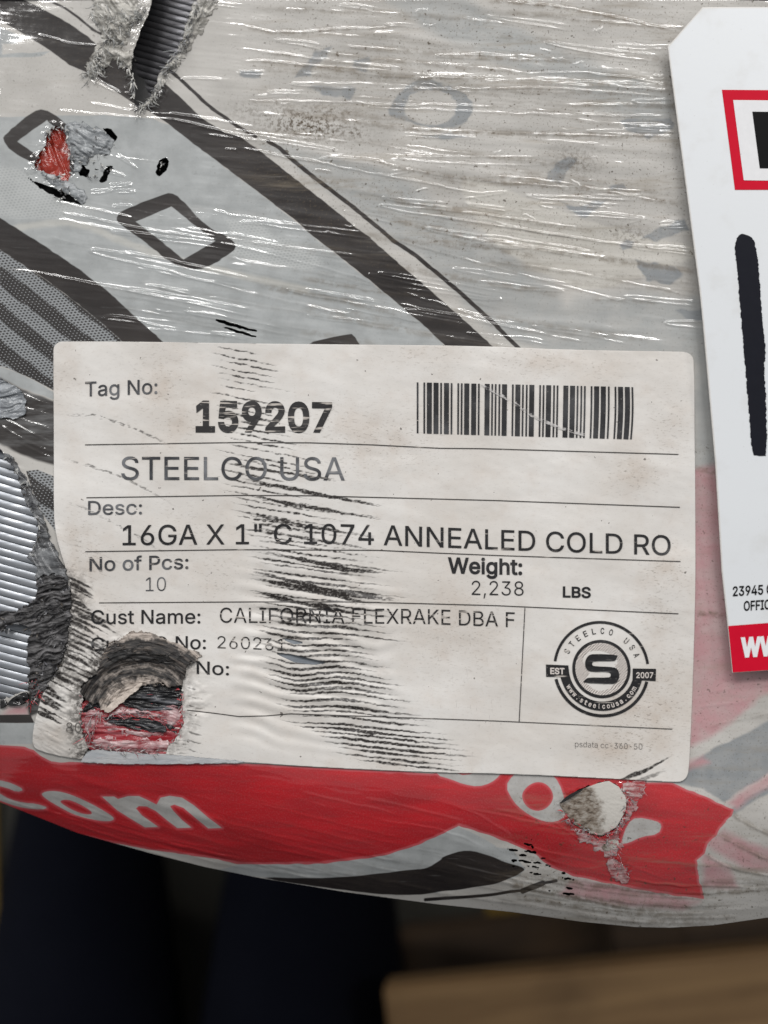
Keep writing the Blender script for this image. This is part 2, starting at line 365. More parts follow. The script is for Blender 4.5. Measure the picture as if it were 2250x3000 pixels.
BAND_UP = [(68, -2), (136, 32), (203, 68), (253, 104), (289, 136), (330, 165), (380, 190), (440, 215), (488, 249), (542, 298), (588, 344), (660, 389), (705, 400), (768, 447), (849, 511), (940, 583), (1035, 660), (1084, 696), (1143, 750), (1260, 850), (1374, 950), (1450, 1020)]
BAND_LO = [(1312, 1020), (1238, 950), (1120, 852), (994, 750), (917, 692), (867, 646), (790, 588), (700, 520), (633, 470), (565, 420), (493, 362), (434, 325), (398, 307), (325, 258), (289, 233), (249, 210), (203, 190), (149, 149), (68, 99), (0, 59), (-60, 22), (-200, -60)]
black.poly([(-60, -60)] + BAND_UP + BAND_LO)
black.line([(60, -40), (140, 0), (190, 23), (240, 59), (271, 86), (298, 102)], 7); black.line([(430, 160), (511, 217), (552, 253), (588, 289), (619, 316), (665, 348), (696, 371), (750, 400)], 10)
black.line([(786, 414), (818, 434), (858, 470), (926, 524), (1016, 592), (1107, 665), (1152, 705), (1220, 750), (1340, 850), (1450, 950), (1520, 1022)], 12)
black.poly([(-200, 500), (0, 638), (113, 708), (226, 785), (316, 853), (398, 930), (490, 1012), (372, 1012), (289, 939), (226, 889), (136, 821), (68, 776), (0, 731), (-200, 610)])
black.poly(chaikin([(340, 640), (352, 618), (475, 571), (500, 564), (526, 578), (600, 660), (675, 698), (692, 718), (684, 738), (602, 787), (560, 790), (500, 772), (440, 720), (350, 656)], 1), inner=[(398, 650), (502, 604), (560, 652), (631, 706), (538, 760), (470, 705)])
black.poly(chaikin([(6, 408), (14, 394), (95, 326), (128, 318), (176, 346), (260, 420), (250, 470), (190, 520), (150, 506), (97, 478), (32, 444)], 1), inner=[(50, 414), (137, 352), (215, 420), (160, 480), (97, 446)])
black.poly([(917, 1002), (975, 988), (1030, 978), (1040, 988), (1056, 1012), (900, 1012)])
black.poly(chaikin(cr([(0, 800), (190, 738), (400, 800), (500, 850), (660, 890), (640, 930), (480, 1000), (420, 1022), (300, 1040), (100, 1075), (0, 1080), (-300, 1125), (-800, 1078), (-1500, 975), (-1400, 970), (-930, 975), (-560, 945), (-250, 900), (-150, 905), (-30, 830)], 1300, 2220, F3), 2))
black.line(cr([(-150, 1150), (0, 1138), (120, 1132), (300, 1120), (420, 1105), (540, 1085), (650, 1075), (740, 1040), (820, 1012), (910, 995)], 1300, 2220, F3), 9); black.line(cr([(640, 1078), (740, 1040), (800, 1015)], 1300, 2220, F3), 17)
black.poly([(-200, 2096), (90, 2094), (102, 2118), (-200, 2118)])
smoke = Field(PX_, PY_)                         # dark film printed beside the label's left edge
smoke.poly([(-300, 1060), (0, 1108), (80, 1145), (165, 1178), (165, 1364), (110, 1350), (60, 1330), (0, 1300), (-300, 1210)])
smoke.poly([(100, 1990), (130, 2010), (110, 2090), (85, 2100), (80, 2040)])
mesh = Field(X, Y)
mesh.poly([(-300, 560), (0, 731), (68, 776), (136, 821), (226, 889), (289, 939), (372, 1012), (165, 1012), (160, 1145), (90, 1108), (20, 1078), (-300, 1000)])
mesh.poly([(76, 1380), (110, 1376), (165, 1398), (165, 1560), (120, 1500), (96, 1440)])
tone = Field(X, Y)                              # light dot tint in the grey
tone.poly(chaikin([(-60, 480), (100, 500), (120, 560), (300, 610), (230, 640), (0, 640), (-60, 600)], 1)); tone.poly(chaikin([(620, 690), (800, 680), (960, 760), (900, 800), (700, 760)], 1)); tone.poly([(660, 640), (760, 650), (800, 690), (680, 690)])

# --- creases and pockets of the film
Hw = np.zeros(X.shape); Cr = np.zeros(X.shape)
def local(cx0, cx1, cy0, cy1):
    i0, i1 = np.searchsorted(xs, [cx0, cx1]); j0, j1 = np.searchsorted(ys, [cy0, cy1])
    return slice(j0, j1), slice(i0, i1)
def hairpin(x, y, L, w, slope, amp=1.0, e=4.2, curve=0.0, seed=0, both=True, sgn=1):
    e = e * .74
    """narrow pocket of film: bright pointed tip at (x, y), two edges running off along the pull"""
    x1 = x + sgn * L
    s = local(min(x, x1) - 12, max(x, x1) + 12, y - abs(slope) * L - w - abs(curve) * L - 30, y + abs(slope) * L + w + abs(curve) * L + 30)
    xx, yy = X[s], Y[s]
    if xx.size == 0: return
    u = (xx - x) * sgn; t = np.clip(u / L, 0, 1)
    mid = y + slope * u + curve * L * t * t + 3.0 * vn(xx / 70, yy * 0 + seed, 12)
    hw = w * np.sqrt(np.clip(t, 0, 1)) * (1 - .25 * t) + 1.0
    d = np.abs(yy - mid)
    fade = np.where(u > -5, 1, 0) * (1 - sst(.72, 1.0, t)) * sst(-6, 4, u)
    br = .9 + .22 * vn(xx / 60, yy / 60 + seed, 14)
    r = np.exp(-((d - hw) / e) ** 2)
    if not both: r = r * np.where(yy < mid, 1, .25)
    Hw[s] += amp * 1e-3 * .038 * e * r * fade * br + amp * 4e-5 * np.clip(1 - d / (hw + e), 0, 1) * fade
    tip = np.exp(-((u / 9) ** 2 + (d / 5) ** 2)); Hw[s] += amp * 4e-5 * tip
def ridge(p, amp=1.0, e=4.5, dirt_shade=0.0, seed=0):
    e = e * .74
    p = np.asarray(chaikin(p, 2, closed=False)); b = p.min(0) - 40; c = p.max(0) + 40
    s = local(b[0], c[0], b[1], c[1]); xx, yy = X[s], Y[s]
    if xx.size == 0: return
    jy = yy + 2.5 * vn(xx / 40, yy * 0 + seed, 15)
    d = sdline(xx, jy, p, 0)
    t = (xx - p[0, 0]) / (p[-1, 0] - p[0, 0] + 1e-6)
    fade = sst(-.02, .12, t) * (1 - sst(.85, 1.02, t))
    br = .9 + .22 * vn(xx / 60, yy / 60 + seed, 16)
    Hw[s] += amp * 1e-3 * .038 * e * np.exp(-(d / e) ** 2) * fade * br
    if dirt_shade > 0: Cr[s] = np.maximum(Cr[s], dirt_shade * np.exp(-(np.clip(d - e, 0, 99) / 6) ** 2) * fade)
HP = [  # tip x, tip y, length, half width, slope, amp, curve
    (262, 735, 520, 26, .17, 1.3, .05), (372, 848, 420, 13, .16, 1.2, .03), (470, 842, 95, 4, .22, 1.5, 0), (545, 912, 330, 10, .2, 1.1, 0), (327, 680, 380, 9, .1, 1.2, .04), (300, 930, 260, 10, .06, 1.2, .05),
    (1115, 604, 700, 20, .12, 1.5, .02), (1250, 672, 520, 14, .14, 1.4, .02), (1170, 465, 480, 16, .03, 1.1, -.02), (1078, 312, 420, 10, .02, 1.2, 0), (1855, 296, 130, 8, .02, 1.2, 0), (1600, 125, 360, 12, .16, 1.2, -.02),
    (2030, 500, 240, 8, .02, 1.0, 0), (1545, 575, 300, 9, .05, 1.3, .02), (1715, 578, 190, 8, 0.0, 1.3, 0), (1845, 720, 330, 14, .09, 1.2, 0), (1935, 662, 150, 6, .02, 1.2, 0), (1720, 385, 320, 8, .04, 1.0, 0),
    (710, 650, 420, 10, .1, 1.2, .02), (745, 714, 330, 8, .13, 1.2, 0), (855, 248, 220, 9, .03, 1.2, 0), (785, 270, 120, 5, .02, 1.0, 0), (810, 118, 150, 8, .12, 1.3, .06), (700, 215, 90, 6, .02, 1.2, 0),
    (1010, 620, 160, 8, .2, .9, 0), (1110, 800, 420, 10, .16, 1.2, .02), (1190, 905, 400, 9, .15, 1.2, 0), (1330, 790, 380, 12, .13, 1.1, .02), (1560, 955, 320, 7, .14, 1.1, .02), (1370, 975, 260, 6, .12, 1.1, 0), (620, 975, 160, 5, .12, 1.0, 0),
    (840, 850, 330, 8, .14, 1.1, .02), (900, 925, 300, 6, .13, 1.1, 0), (1280, 165, 180, 7, .02, 1.2, 0), (1430, 50, 260, 9, .14, 1.1, 0), (1000, 15, 120, 7, .1, 1.2, .03), (1830, 870, 240, 8, .1, 1.3, 0), (1950, 945, 160, 12, .06, 1.6, 0)]
for i, h in enumerate(HP): hairpin(h[0], h[1], h[2], h[3], h[4], h[5], curve=h[6], seed=i * 3.1)
for i, (x, y, L, w, sl) in enumerate([(985, 438, 420, 9, -.14), (1390, 402, 230, 5, -.03), (1535, 728, 110, 4, -.1), (1650, 855, 300, 8, -.11), (1470, 880, 360, 8, -.14), (1880, 640, 240, 7, -.07), (330, 560, 70, 5, .02), (395, 562, 60, 5, .02), (385, 542, 70, 5, .05), (365, 515, 70, 5, -.3), (400, 490, 60, 5, -.6), (385, 605, 60, 3, 0), (350, 270, 90, 7, -.45)]):
    hairpin(x, y, L, w, sl, 1.2, seed=i * 5.3, sgn=-1)
RG = [([(700, 434), (950, 480), (1200, 530), (1450, 575)], 1.9, .2), ([(480, 345), (640, 382), (760, 418)], 1.6, 0), ([(490, 330), (620, 352), (750, 372)], 1.3, 0), ([(700, 295), (980, 296), (1250, 315)], 1.0, .3), ([(1110, 375), (1400, 385), (1700, 398), (2000, 395)], 1.0, .8), ([(1050, 460), (1300, 520), (1600, 545), (1980, 565)], 1.0, .7),
      ([(700, 175), (900, 190), (1180, 230), (1500, 225)], 1.1, .8), ([(1550, 215), (1700, 210), (1850, 228), (1960, 250)], 1.3, 0), ([(1400, 0), (1600, 10), (1800, 50), (2000, 95)], 1.1, .9), ([(700, 70), (820, 100), (1000, 85), (1200, 75)], 1.0, .7), ([(1100, 260), (1330, 262), (1600, 255), (1960, 285)], 1.1, .6),
      ([(1400, 330), (1700, 338), (1960, 340)], 1.2, .3), ([(1400, 515), (1600, 525), (1900, 585), (2020, 600)], 1.0, .8), ([(1400, 640), (1600, 685), (1800, 715), (2040, 740)], 1.1, .3), ([(1400, 760), (1700, 800), (2050, 870)], 1.0, .4), ([(1110, 690), (1400, 770), (1700, 850), (1900, 900)], 1.0, .2), ([(1120, 880), (1400, 940), (1750, 1010)], 1.1, .2),
      ([(600, 700), (900, 770), (1200, 860), (1500, 960)], 1.0, 0), ([(420, 960), (700, 990), (760, 1000)], 1.0, 0), ([(300, 925), (380, 928), (520, 975)], 1.2, 0), ([(20, 1205), (90, 1240), (160, 1262)], 1.5, 0), ([(0, 1225), (80, 1262), (160, 1300)], 1.6, 0), ([(0, 1245), (90, 1300), (160, 1330)], 1.5, 0), ([(0, 1185), (80, 1195), (160, 1222)], 1.4, 0), ([(60, 1150), (120, 1178), (160, 1190)], 1.2, 0), ([(40, 1290), (110, 1325), (160, 1345)], 1.3, 0),
      ([(2030, 1372), (2100, 1380)], 1.0, .6), ([(2040, 1795), (2130, 1805)], .9, .9), ([(2040, 2030), (2160, 2018), (2230, 2015)], 1.2, 0), ([(2040, 2070), (2120, 2064), (2200, 2050)], 1.2, 0), ([(2070, 2130), (2180, 2105), (2290, 2085)], 1.5, .2),
      ([(2140, 2380), (2200, 2420), (2290, 2460)], 2.0, .6), ([(2100, 2440), (2180, 2490), (2290, 2530)], 1.8, .7), ([(2060, 2500), (2150, 2550), (2290, 2570)], 1.8, .6), ([(1820, 2570), (1940, 2592), (2060, 2596), (2290, 2602)], 1.8, .5), ([(2060, 2580), (2290, 2590)], 1.2, .5),
      ([(0, 2345), (226, 2402), (452, 2455), (600, 2480), (760, 2510)], 1.0, 0), ([(-20, 2332), (120, 2372), (300, 2412)], 1.2, 0), ([(640, 2440), (800, 2490), (960, 2520)], 1.1, 0), ([(840, 2450), (1000, 2488), (1200, 2530), (1400, 2560)], 1.1, 0), ([(1100, 2405), (1300, 2430), (1420, 2480)], 1.2, 0), ([(1320, 2360), (1400, 2385), (1500, 2450)], .9, 0), ([(1600, 2395), (1700, 2460), (1850, 2540), (1990, 2590)], 1.0, 0)]
for i, (p, a, dd) in enumerate(RG): ridge(p, a, dirt_shade=dd, seed=i * 2.7)
for i in range(26):                             # pleats that follow the rim, fold shade painted as dark crease lines
    x0 = RNG.uniform(950, 2000); L = RNG.uniform(200, 800); off = RNG.uniform(14, 130)
    p = [(x0 + L * t, rim_y(x0 + L * t) - off * (1 - .35 * t)) for t in (0, .33, .66, 1)]
    ridge(p, RNG.uniform(.7, 1.6), e=RNG.uniform(3.5, 6), dirt_shade=RNG.uniform(.3, 1) if x0 > 1300 else .2, seed=100 + i)
for i in range(14):
    x0 = RNG.uniform(-40, 500); L = RNG.uniform(300, 800); off = RNG.uniform(14, 60)
    ridge([(x0 + L * t, rim_y(x0 + L * t) - off) for t in (0, .33, .66, 1)], RNG.uniform(.7, 1.3), e=4.5, seed=140 + i)
n = 0
while n < 45:                                  # the many small ones between
    x, y = RNG.uniform(-40, 2150), RNG.uniform(-30, 1000)
    band_y = np.interp(x, [p[0] for p in BAND_LO[::-1]], [p[1] for p in BAND_LO[::-1]])
    if y > band_y - 10 and (x < 620 and y < 640) and RNG.random() < .85: continue
    if y > 650 and x < 300: continue
    n += 1
    sl = (.07 + .11 * sst(350, 800, y)) * (1 - .75 * sst(1300, 1900, x)) + RNG.normal(0, .025) + (.06 if x < 1100 and y < 150 else 0)
    L = RNG.uniform(40, 300)
    if RNG.random() < .55: hairpin(x, y, L, RNG.uniform(3, 9), sl, RNG.uniform(.6, 1.2), seed=n * 1.7, sgn=1 if RNG.random() < .7 else -1, e=RNG.uniform(3.4, 4.6))
    else: ridge([(x, y), (x + L * .5, y + sl * L * .5 + RNG.normal(0, 3)), (x + L, y + sl * L)], RNG.uniform(.6, 1.2), dirt_shade=RNG.uniform(0, .8) * (x > 700), seed=n * 2.3, e=RNG.uniform(3.4, 5))
for i in range(95):                            # long fine pull lines that fan out over the face
    x = RNG.uniform(-60, 1700); y = RNG.uniform(-20, 985); L = RNG.uniform(220, 900)
    if x < 560 and y < 560 and RNG.random() < .8: continue
    sl = np.interp(y, [0, 300, 560, 800, 1000], [.11, .10, .15, .19, .17]) * (1.15 - .6 * sst(1000, 1800, x)) + RNG.normal(0, .02)
    ridge([(x + L * t, y + sl * L * t + RNG.normal(0, 4) - .02 * L * t * t) for t in (0, .3, .6, 1)], RNG.uniform(.22, .72), e=RNG.uniform(3.6, 6.5), dirt_shade=(RNG.uniform(.1, .75) if x > 650 else RNG.uniform(0, .2)), seed=500 + i * 1.3)
for i in range(60):                             # gathers over the red band, slanting into the rim, creases painted darker
    x = RNG.uniform(-40, 1900); L = RNG.uniform(120, 520); y = rim_y(x) - RNG.uniform(20, 300)
    if y < 2240: continue
    ridge([(x + L * t, y + (rim_y(x + L * t) - rim_y(x)) * .8 + .12 * L * t) for t in (0, .5, 1)], RNG.uniform(.4, 1.1), e=RNG.uniform(3.6, 5.5), dirt_shade=RNG.uniform(0, .25), seed=700 + i * 1.9)
n = 0
while n < 26:                                   # short squiggles of crushed film
    x, y = RNG.uniform(650, 1950), RNG.uniform(0, 720); n += 1
    q = [(x, y)]
    for _ in range(4): q.append((q[-1][0] + RNG.uniform(4, 16), q[-1][1] + RNG.uniform(-6, 7)))
    ridge(q, RNG.uniform(.9, 1.7), e=3.4, seed=300 + n)
Hb = np.zeros(X.shape)                          # broad soft folds of the layers
def swell(p, amp, e):
    p = np.asarray(chaikin(p, 2, closed=False)); b = p.min(0) - 3.2 * e; c = p.max(0) + 3.2 * e
    s = local(b[0], c[0], b[1], c[1]); xx, yy = X[s], Y[s]
    d = sdline(xx, yy + 5 * vn(xx / 120, yy / 60, 18), p, 0); t = (xx - p[0, 0]) / (p[-1, 0] - p[0, 0] + 1e-6)
    Hb[s] += amp * 1e-3 * np.exp(-(d / e) ** 2) * sst(0, .25, t) * (1 - sst(.7, 1, t))
for i in range(64):
    x = RNG.uniform(-100, 1500); y = RNG.uniform(-40, 960); L = RNG.uniform(400, 1100)
    if x < 500 and y < 500: continue
    sl = np.interp(y, [0, 300, 560, 800, 1000], [.12, .11, .17, .2, .17]) * (1.15 - .6 * sst(1000, 1800, x)) + RNG.normal(0, .02)
    e = RNG.uniform(9, 26)
    swell([(x + L * t, y + sl * L * t - .03 * L * t * t + RNG.normal(0, 6)) for t in (0, .33, .66, 1)], RNG.uniform(.06, .16) * e / 12 * RNG.choice([1, 1, -.7]) * (.62 if x < 800 else 1), e)
for i in range(30):
    x = RNG.uniform(-60, 2000); L = RNG.uniform(250, 800); off = RNG.uniform(15, 240); e = RNG.uniform(8, 18)
    swell([(x + L * t, rim_y(x + L * t) - off * (1 - .3 * t)) for t in (0, .33, .66, 1)], RNG.uniform(.05, .12) * e / 12, e)
dirty = sst(-260, 60, X * .62 - Y + 20 + 60 * vn(X / 150, Y / 120, 44)) * (Y < 1050) * sst(560, 900, X)
dirty = np.maximum(dirty * (1 - .75 * sst(600, 900, Y)), .85 * sst(2330, 2430, Y - .15 * (X - 2000)) * sst(1350, 1650, X))
dirty = np.maximum(dirty, .6 * (X > 2020) * (Y > 1300)); dirty = np.maximum(dirty, .35 * (X < 420) * (Y < 330))
pull = 6.0e-5 * fbm(X / 160, (Y - .1 * X) / 22, 51, 3) * (1 - .7 * ((X < 560) & (Y < 640))) + 0.9e-5 * fbm(X / 45, (Y - .08 * X) / 11, 55, 2)
tear = sst(30, 0, holes) * (hf.out() < 30)
Z = base(X, Y) + (Hw + Hb * sst(-5, 40, lab) + pull + tear * 3.5e-4 * np.abs(fbm(X / 26, Y / 20, 57, 3))) * inner + 0 * X
Z = np.where(lab < 10, np.minimum(Z, base(X, Y) + 2.5e-4), Z)

Zs = Z - .5 * Hw * inner
Ps = U(X, Y, Zs); gu = np.gradient(Ps, axis=1); gv = np.gradient(Ps, axis=0); NS = np.cross(gv, gu); NS /= np.linalg.norm(NS, axis=2)[..., None] + 1e-12
NS *= np.sign(NS[..., 2:3] + 1e-9)
del Ps, gu, gv
# ------------------------------------------------------------------ materials
def m_wrap():
    m = Mat("printed_film"); P = m.attr(PIX, "Vector")
    big = m.noise(P, 3.2, 4); mid = m.noise(P, 14, 4, .6)
    col = m.mix(m.ramp(big, .35, .68), rgb(194, 191, 186), rgb(175, 172, 167))
    col = m.mix(m.inside("grey", 2.0), col, m.mix(m.ramp(mid, .3, .7), rgb(174, 177, 177), rgb(158, 161, 161)))
    col = m.mix(m.math('MULTIPLY', m.inside("grey2", 22.0), m.ramp(mid, .3, .7, .95, .6)), col, rgb(162, 164, 163))
    col = m.mix(m.math('MULTIPLY', m.inside('grey3', 5.0), m.ramp(mid, .3, .7, .95, .7)), col, rgb(134, 138, 141))
    dotv = m.vmap(P, (1 / .0115, 1 / .0075, 1), rot=.18)
    sx = m.nd("ShaderNodeSeparateXYZ"); m.put(sx.inputs[0], dotv)
    fy = m.math('FLOOR', sx.outputs[1]); off = m.math('MULTIPLY', fy, .5)
    u = m.math('ABSOLUTE', m.math('SUBTRACT', m.math('FRACT', m.math('ADD', sx.outputs[0], off)), .5))
    v = m.math('ABSOLUTE', m.math('SUBTRACT', m.math('FRACT', sx.outputs[1]), .5))
    dia = m.math('ADD', u, v)
    col = m.mix(m.math('MULTIPLY', m.math('MULTIPLY', m.inside("tone", 12), .5), m.ramp(dia, .3, .42)), col, rgb(196, 198, 196))
    col = m.mix(m.math('MULTIPLY', m.inside("cream2", 7), .4), col, rgb(208, 204, 194))
    col = m.mix(m.math('MULTIPLY', m.inside("faint", 4), m.ramp(mid, .25, .6, .55, .92)), col, rgb(137, 141, 144))
    col = m.mix(m.math('MULTIPLY', m.inside("pink", 13), m.ramp(mid, .3, .7, .6, .95)), col, rgb(182, 136, 140))
    sp = m.nd("ShaderNodeSeparateXYZ"); m.put(sp.inputs[0], P)
    q = m.math('SUBTRACT', sp.outputs[0], m.math('MULTIPLY', sp.outputs[1], 1.25))
    st = m.math('PINGPONG', m.math('ADD', m.math('ADD', q, .028), m.math('MULTIPLY', m.noise(P, 9, 3), .05)), .068)
    isl = m.ramp(st, .032, .037)
    lightm = m.mix(m.ramp(dia, .36, .46), rgb(52, 50, 50), rgb(146, 149, 151))
    darkm = m.mix(m.ramp(dia, .14, .24), rgb(165, 168, 170), rgb(48, 45, 44))
    col = m.mix(m.inside("mesh", 1.5), col, m.mix(isl, darkm, lightm))
    sm = m.noise(m.vmap(P, (5, 26, 1), rot=-.45), 1.0, 4, .6)
    col = m.mix(m.inside("smoke", 5), col, m.mix(m.ramp(sm, .42, .72), rgb(50, 46, 44), rgb(120, 120, 120)))
    rn = m.noise(m.vmap(P, (4, 16, 1), rot=-.15), 1.0, 4, .6)
    dark_stripe = m.noise(m.vmap(P, (2.2, 9, 1), rot=.55), 1.0, 2, .5)
    redc = m.mix(m.ramp(rn, .3, .7), rgb(188, 36, 43), rgb(166, 40, 46))
    redc = m.mix(m.ramp(dark_stripe, .52, .66, 0, .5), redc, rgb(140, 34, 38))
    redc = m.mix(m.ramp(m.noise(P, 210, 3, .7), .45, .7, 0, .16), redc, rgb(196, 120, 122))
    redc = m.mix(m.ramp(m.noise(m.vmap(P, (7, 60, 1), rot=-.2), 1.0, 4, .65), .55, .75, 0, .45), redc, rgb(150, 60, 62))
    halo = m.math('MULTIPLY', m.inside("red", 2.0), m.ramp(m.attr("red"), -9, -3))
    col = m.mix(m.inside("red", 1.6), col, redc)
    col = m.mix(m.math('MULTIPLY', halo, .45), col, rgb(205, 120, 126))
    ph = m.math('SUBTRACT', m.math('SUBTRACT', 1.0, m.ramp(m.attr("pale"), 2, 9)), m.inside("pale", 1.6))
    col = m.mix(m.math('MULTIPLY', ph, m.math('MULTIPLY', m.inside("red", 1.5), .4)), col, rgb(208, 110, 118))
    col = m.mix(m.inside("pale", 1.6), col, m.mix(m.ramp(mid, .3, .7), rgb(184, 183, 180), rgb(166, 163, 160)))
    col = m.mix(m.math('MULTIPLY', m.inside("black", 1.8), m.ramp(m.noise(m.vmap(P, (5, 60, 1), rot=-.2), 1.0, 4, .65), .6, .8, 1.0, .72)), col, m.mix(m.ramp(big, .3, .7), rgb(40, 36, 35), rgb(52, 47, 45)))
    # grime with shapes of its own: specks, crease lines (partly painted fold shade), brown smears
    dt = m.attr("dirty")
    spk = m.noise(P, 150, 3, .65); spk2 = m.noise(P, 60, 2, .6)
    col = m.mix(m.math('MULTIPLY', m.ramp(spk, .57, .68, 0, .62), m.math('ADD', m.math('MULTIPLY', dt, .85), .15)), col, rgb(96, 84, 68))
    col = m.mix(m.math('MULTIPLY', m.ramp(spk2, .66, .71, 0, .8), m.math('ADD', m.math('MULTIPLY', dt, .85), .12)), col, rgb(66, 56, 44))
    sme = m.noise(m.vmap(P, (3.0, 24, 1), rot=-.05), 1.0, 5, .65, .4)
    col = m.mix(m.math('MULTIPLY', m.ramp(sme, .5, .74, 0, .5), dt), col, rgb(138, 126, 108))
    cr_ = m.math('MULTIPLY', m.attr("crease"), m.ramp(m.noise(P, 30, 4, .7), .36, .6))
    cr_ = m.math('MULTIPLY', cr_, m.math('SUBTRACT', 1.0, m.math('MULTIPLY', m.math('MAXIMUM', m.inside('red', 4), m.inside('black', 4)), .75)))
    col = m.mix(m.math('MULTIPLY', cr_, .7), col, rgb(110, 97, 80))
    col = m.mix(m.math('MULTIPLY', m.attr("clump"), m.ramp(m.noise(P, 85, 3, .7), .45, .6)), col, rgb(78, 64, 46))
    fine = m.noise(m.vmap(P, (22, 150, 1), rot=-.1), 1.0, 3, .6)
    scr = m.noise(m.vmap(P, (14, 240, 1), rot=-.12), 1.0, 2, .5)
    nrm = m.bump(m.math('ADD', fine, m.math('MULTIPLY', m.ramp(scr, .6, .75), .8)), .07, .00005)
    nrb = m.bump(fine, .12, .00005, m.attr('soft_normal', 'Vector'))
    m.set(Base_Color=col, Roughness=m.ramp(mid, .3, .7, .30, .46), Coat_Weight=m.math('SUBTRACT', 1.0, m.math('MULTIPLY', dt, .35)), Coat_Roughness=m.ramp(spk2, .4, .7, .05, .11), IOR=1.48, Specular_IOR_Level=.2)
    m.put(m.b.inputs["Normal"], nrb); m.put(m.b.inputs["Coat Normal"], nrm)
    m.b.inputs["Coat IOR"].default_value = 1.53
    return m.m
def m_fibre(name, dark, light, streak=(10, 60, 1), rot=0.0, vec=PIX, lo=.4, hi=.68, gloss=.45, third=None, tlo=.6, thi=.75, edge=None, bump=.0004, alpha=None):
    m = Mat(name); P = m.attr(vec, "Vector")
    f = m.noise(m.vmap(P, streak, rot=rot), 1.0, 5, .68, .3)
    g = m.noise(P, 55, 4, .6)
    col = m.mix(m.ramp(f, lo, hi), dark, light)
    col = m.mix(m.ramp(g, .3, .7, 0, .35), col, dark)
    if third is not None: col = m.mix(m.ramp(m.noise(m.vmap(P, streak, rot=rot, loc=(7, 3, 0)), 1.0, 4, .6), tlo, thi), col, third)
    if edge is not None: col = m.mix(m.ramp(m.attr("edge"), -14, -2, 0, .8), col, edge)
    m.set(Base_Color=col, Roughness=gloss)
    if alpha is not None: m.set(Alpha=m.ramp(f, .3, .6, alpha, 1.0))
    m.put(m.b.inputs["Normal"], m.bump(f, .5, bump)); return m.m
def m_tint(name, rough=.5, trans=0.0):
    m = Mat(name); a = m.attr("tint", "Color"); P = m.attr(PIX, "Vector")
    col = m.mix(m.ramp(m.noise(P, 120, 3), .35, .7, 0, .4), a, (0.02, 0.018, 0.016, 1))
    m.set(Base_Color=col, Roughness=rough); m.b.inputs["Transmission Weight"].default_value = trans; return m.m

MAT_WRAP = m_wrap()
# ------------------------------------------------------------------ the wrapped coil
co = U(1950, -2400, -0.30)
coil = empty("wrapped_steel_coil", tuple(co))
prop(coil, "coil of slit steel strip in torn, dirty printed film under the paper label", "steel coil")
clump = np.zeros(X.shape)
for cx, cy, rx, ry, a in [(900, 365, 130, 45, 1.0), (1040, 390, 22, 16, 1.0), (960, 330, 90, 30, .5), (740, 330, 60, 30, .4), (1850, 690, 60, 30, .5), (1690, 470, 60, 40, .5)]:
    clump = np.maximum(clump, a * np.exp(-(((X - cx) / rx) ** 2 + ((Y - cy - .1 * (X - cx)) / ry) ** 2)))
wrap = sheet("film_wrap", X, Y, sd_open, Z, MAT_WRAP, coil, dict(soft_normal=NS, grey3=grey3.out(), grey=grey.out(), grey2=grey2.out(), cream2=cream2.out(), faint=faint.out(), pink=pink.out(), red=red.out(), pale=pale.out(), black=black.out(), smoke=smoke.out(), mesh=mesh.out(), tone=tone.out(), dirty=dirty, crease=Cr, clump=clump))
# side of the coil below the rim
rx = np.concatenate([np.linspace(-3400, -60, 40), np.arange(-44, 2296, 6), np.linspace(2310, 7050, 50)])
top = U(rx, rim_y(rx), base(rx, rim_y(rx)) - 2e-4); cen = np.array([co[0], co[1]])
rows = []
for z, k_ in [(0, 1.0), (-.004, 1.0), (-.02, .996), (-.06, .994), (-.15, .992), (-.297, .990)]:
    r = top.copy(); r[:, :2] = cen + (top[:, :2] - cen) * k_; r[:, 2] = top[:, 2] + z + .0012 * vn(rx / 60, rx * 0 + z * 100, 5) * (z < 0); rows.append(r)
V = np.concatenate(rows); nn = len(rx); ii = np.arange(nn - 1)
F = np.concatenate([np.stack([j * nn + ii + 1, j * nn + ii, (j + 1) * nn + ii, (j + 1) * nn + ii + 1], -1) for j in range(len(rows) - 1)])
ms = Mat("side_film"); ms.set(Base_Color=rgb(186, 186, 184), Roughness=.35, Coat_Weight=.6, Coat_Roughness=.12)
link("side_wrap", quick_mesh("side_wrap", V, F), ms.m, coil)
# dark lining under the film, seen through slits
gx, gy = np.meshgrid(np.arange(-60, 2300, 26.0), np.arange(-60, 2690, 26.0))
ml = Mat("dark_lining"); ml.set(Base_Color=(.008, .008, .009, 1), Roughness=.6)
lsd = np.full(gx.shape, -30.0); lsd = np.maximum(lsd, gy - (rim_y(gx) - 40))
sheet("lining", gx, gy, lsd, base(gx, gy) - .0052 - .004 * np.exp(-(((gx - 470) / 160) ** 2 + ((gy - 100) / 220) ** 2)), ml.m, coil, snap=False)

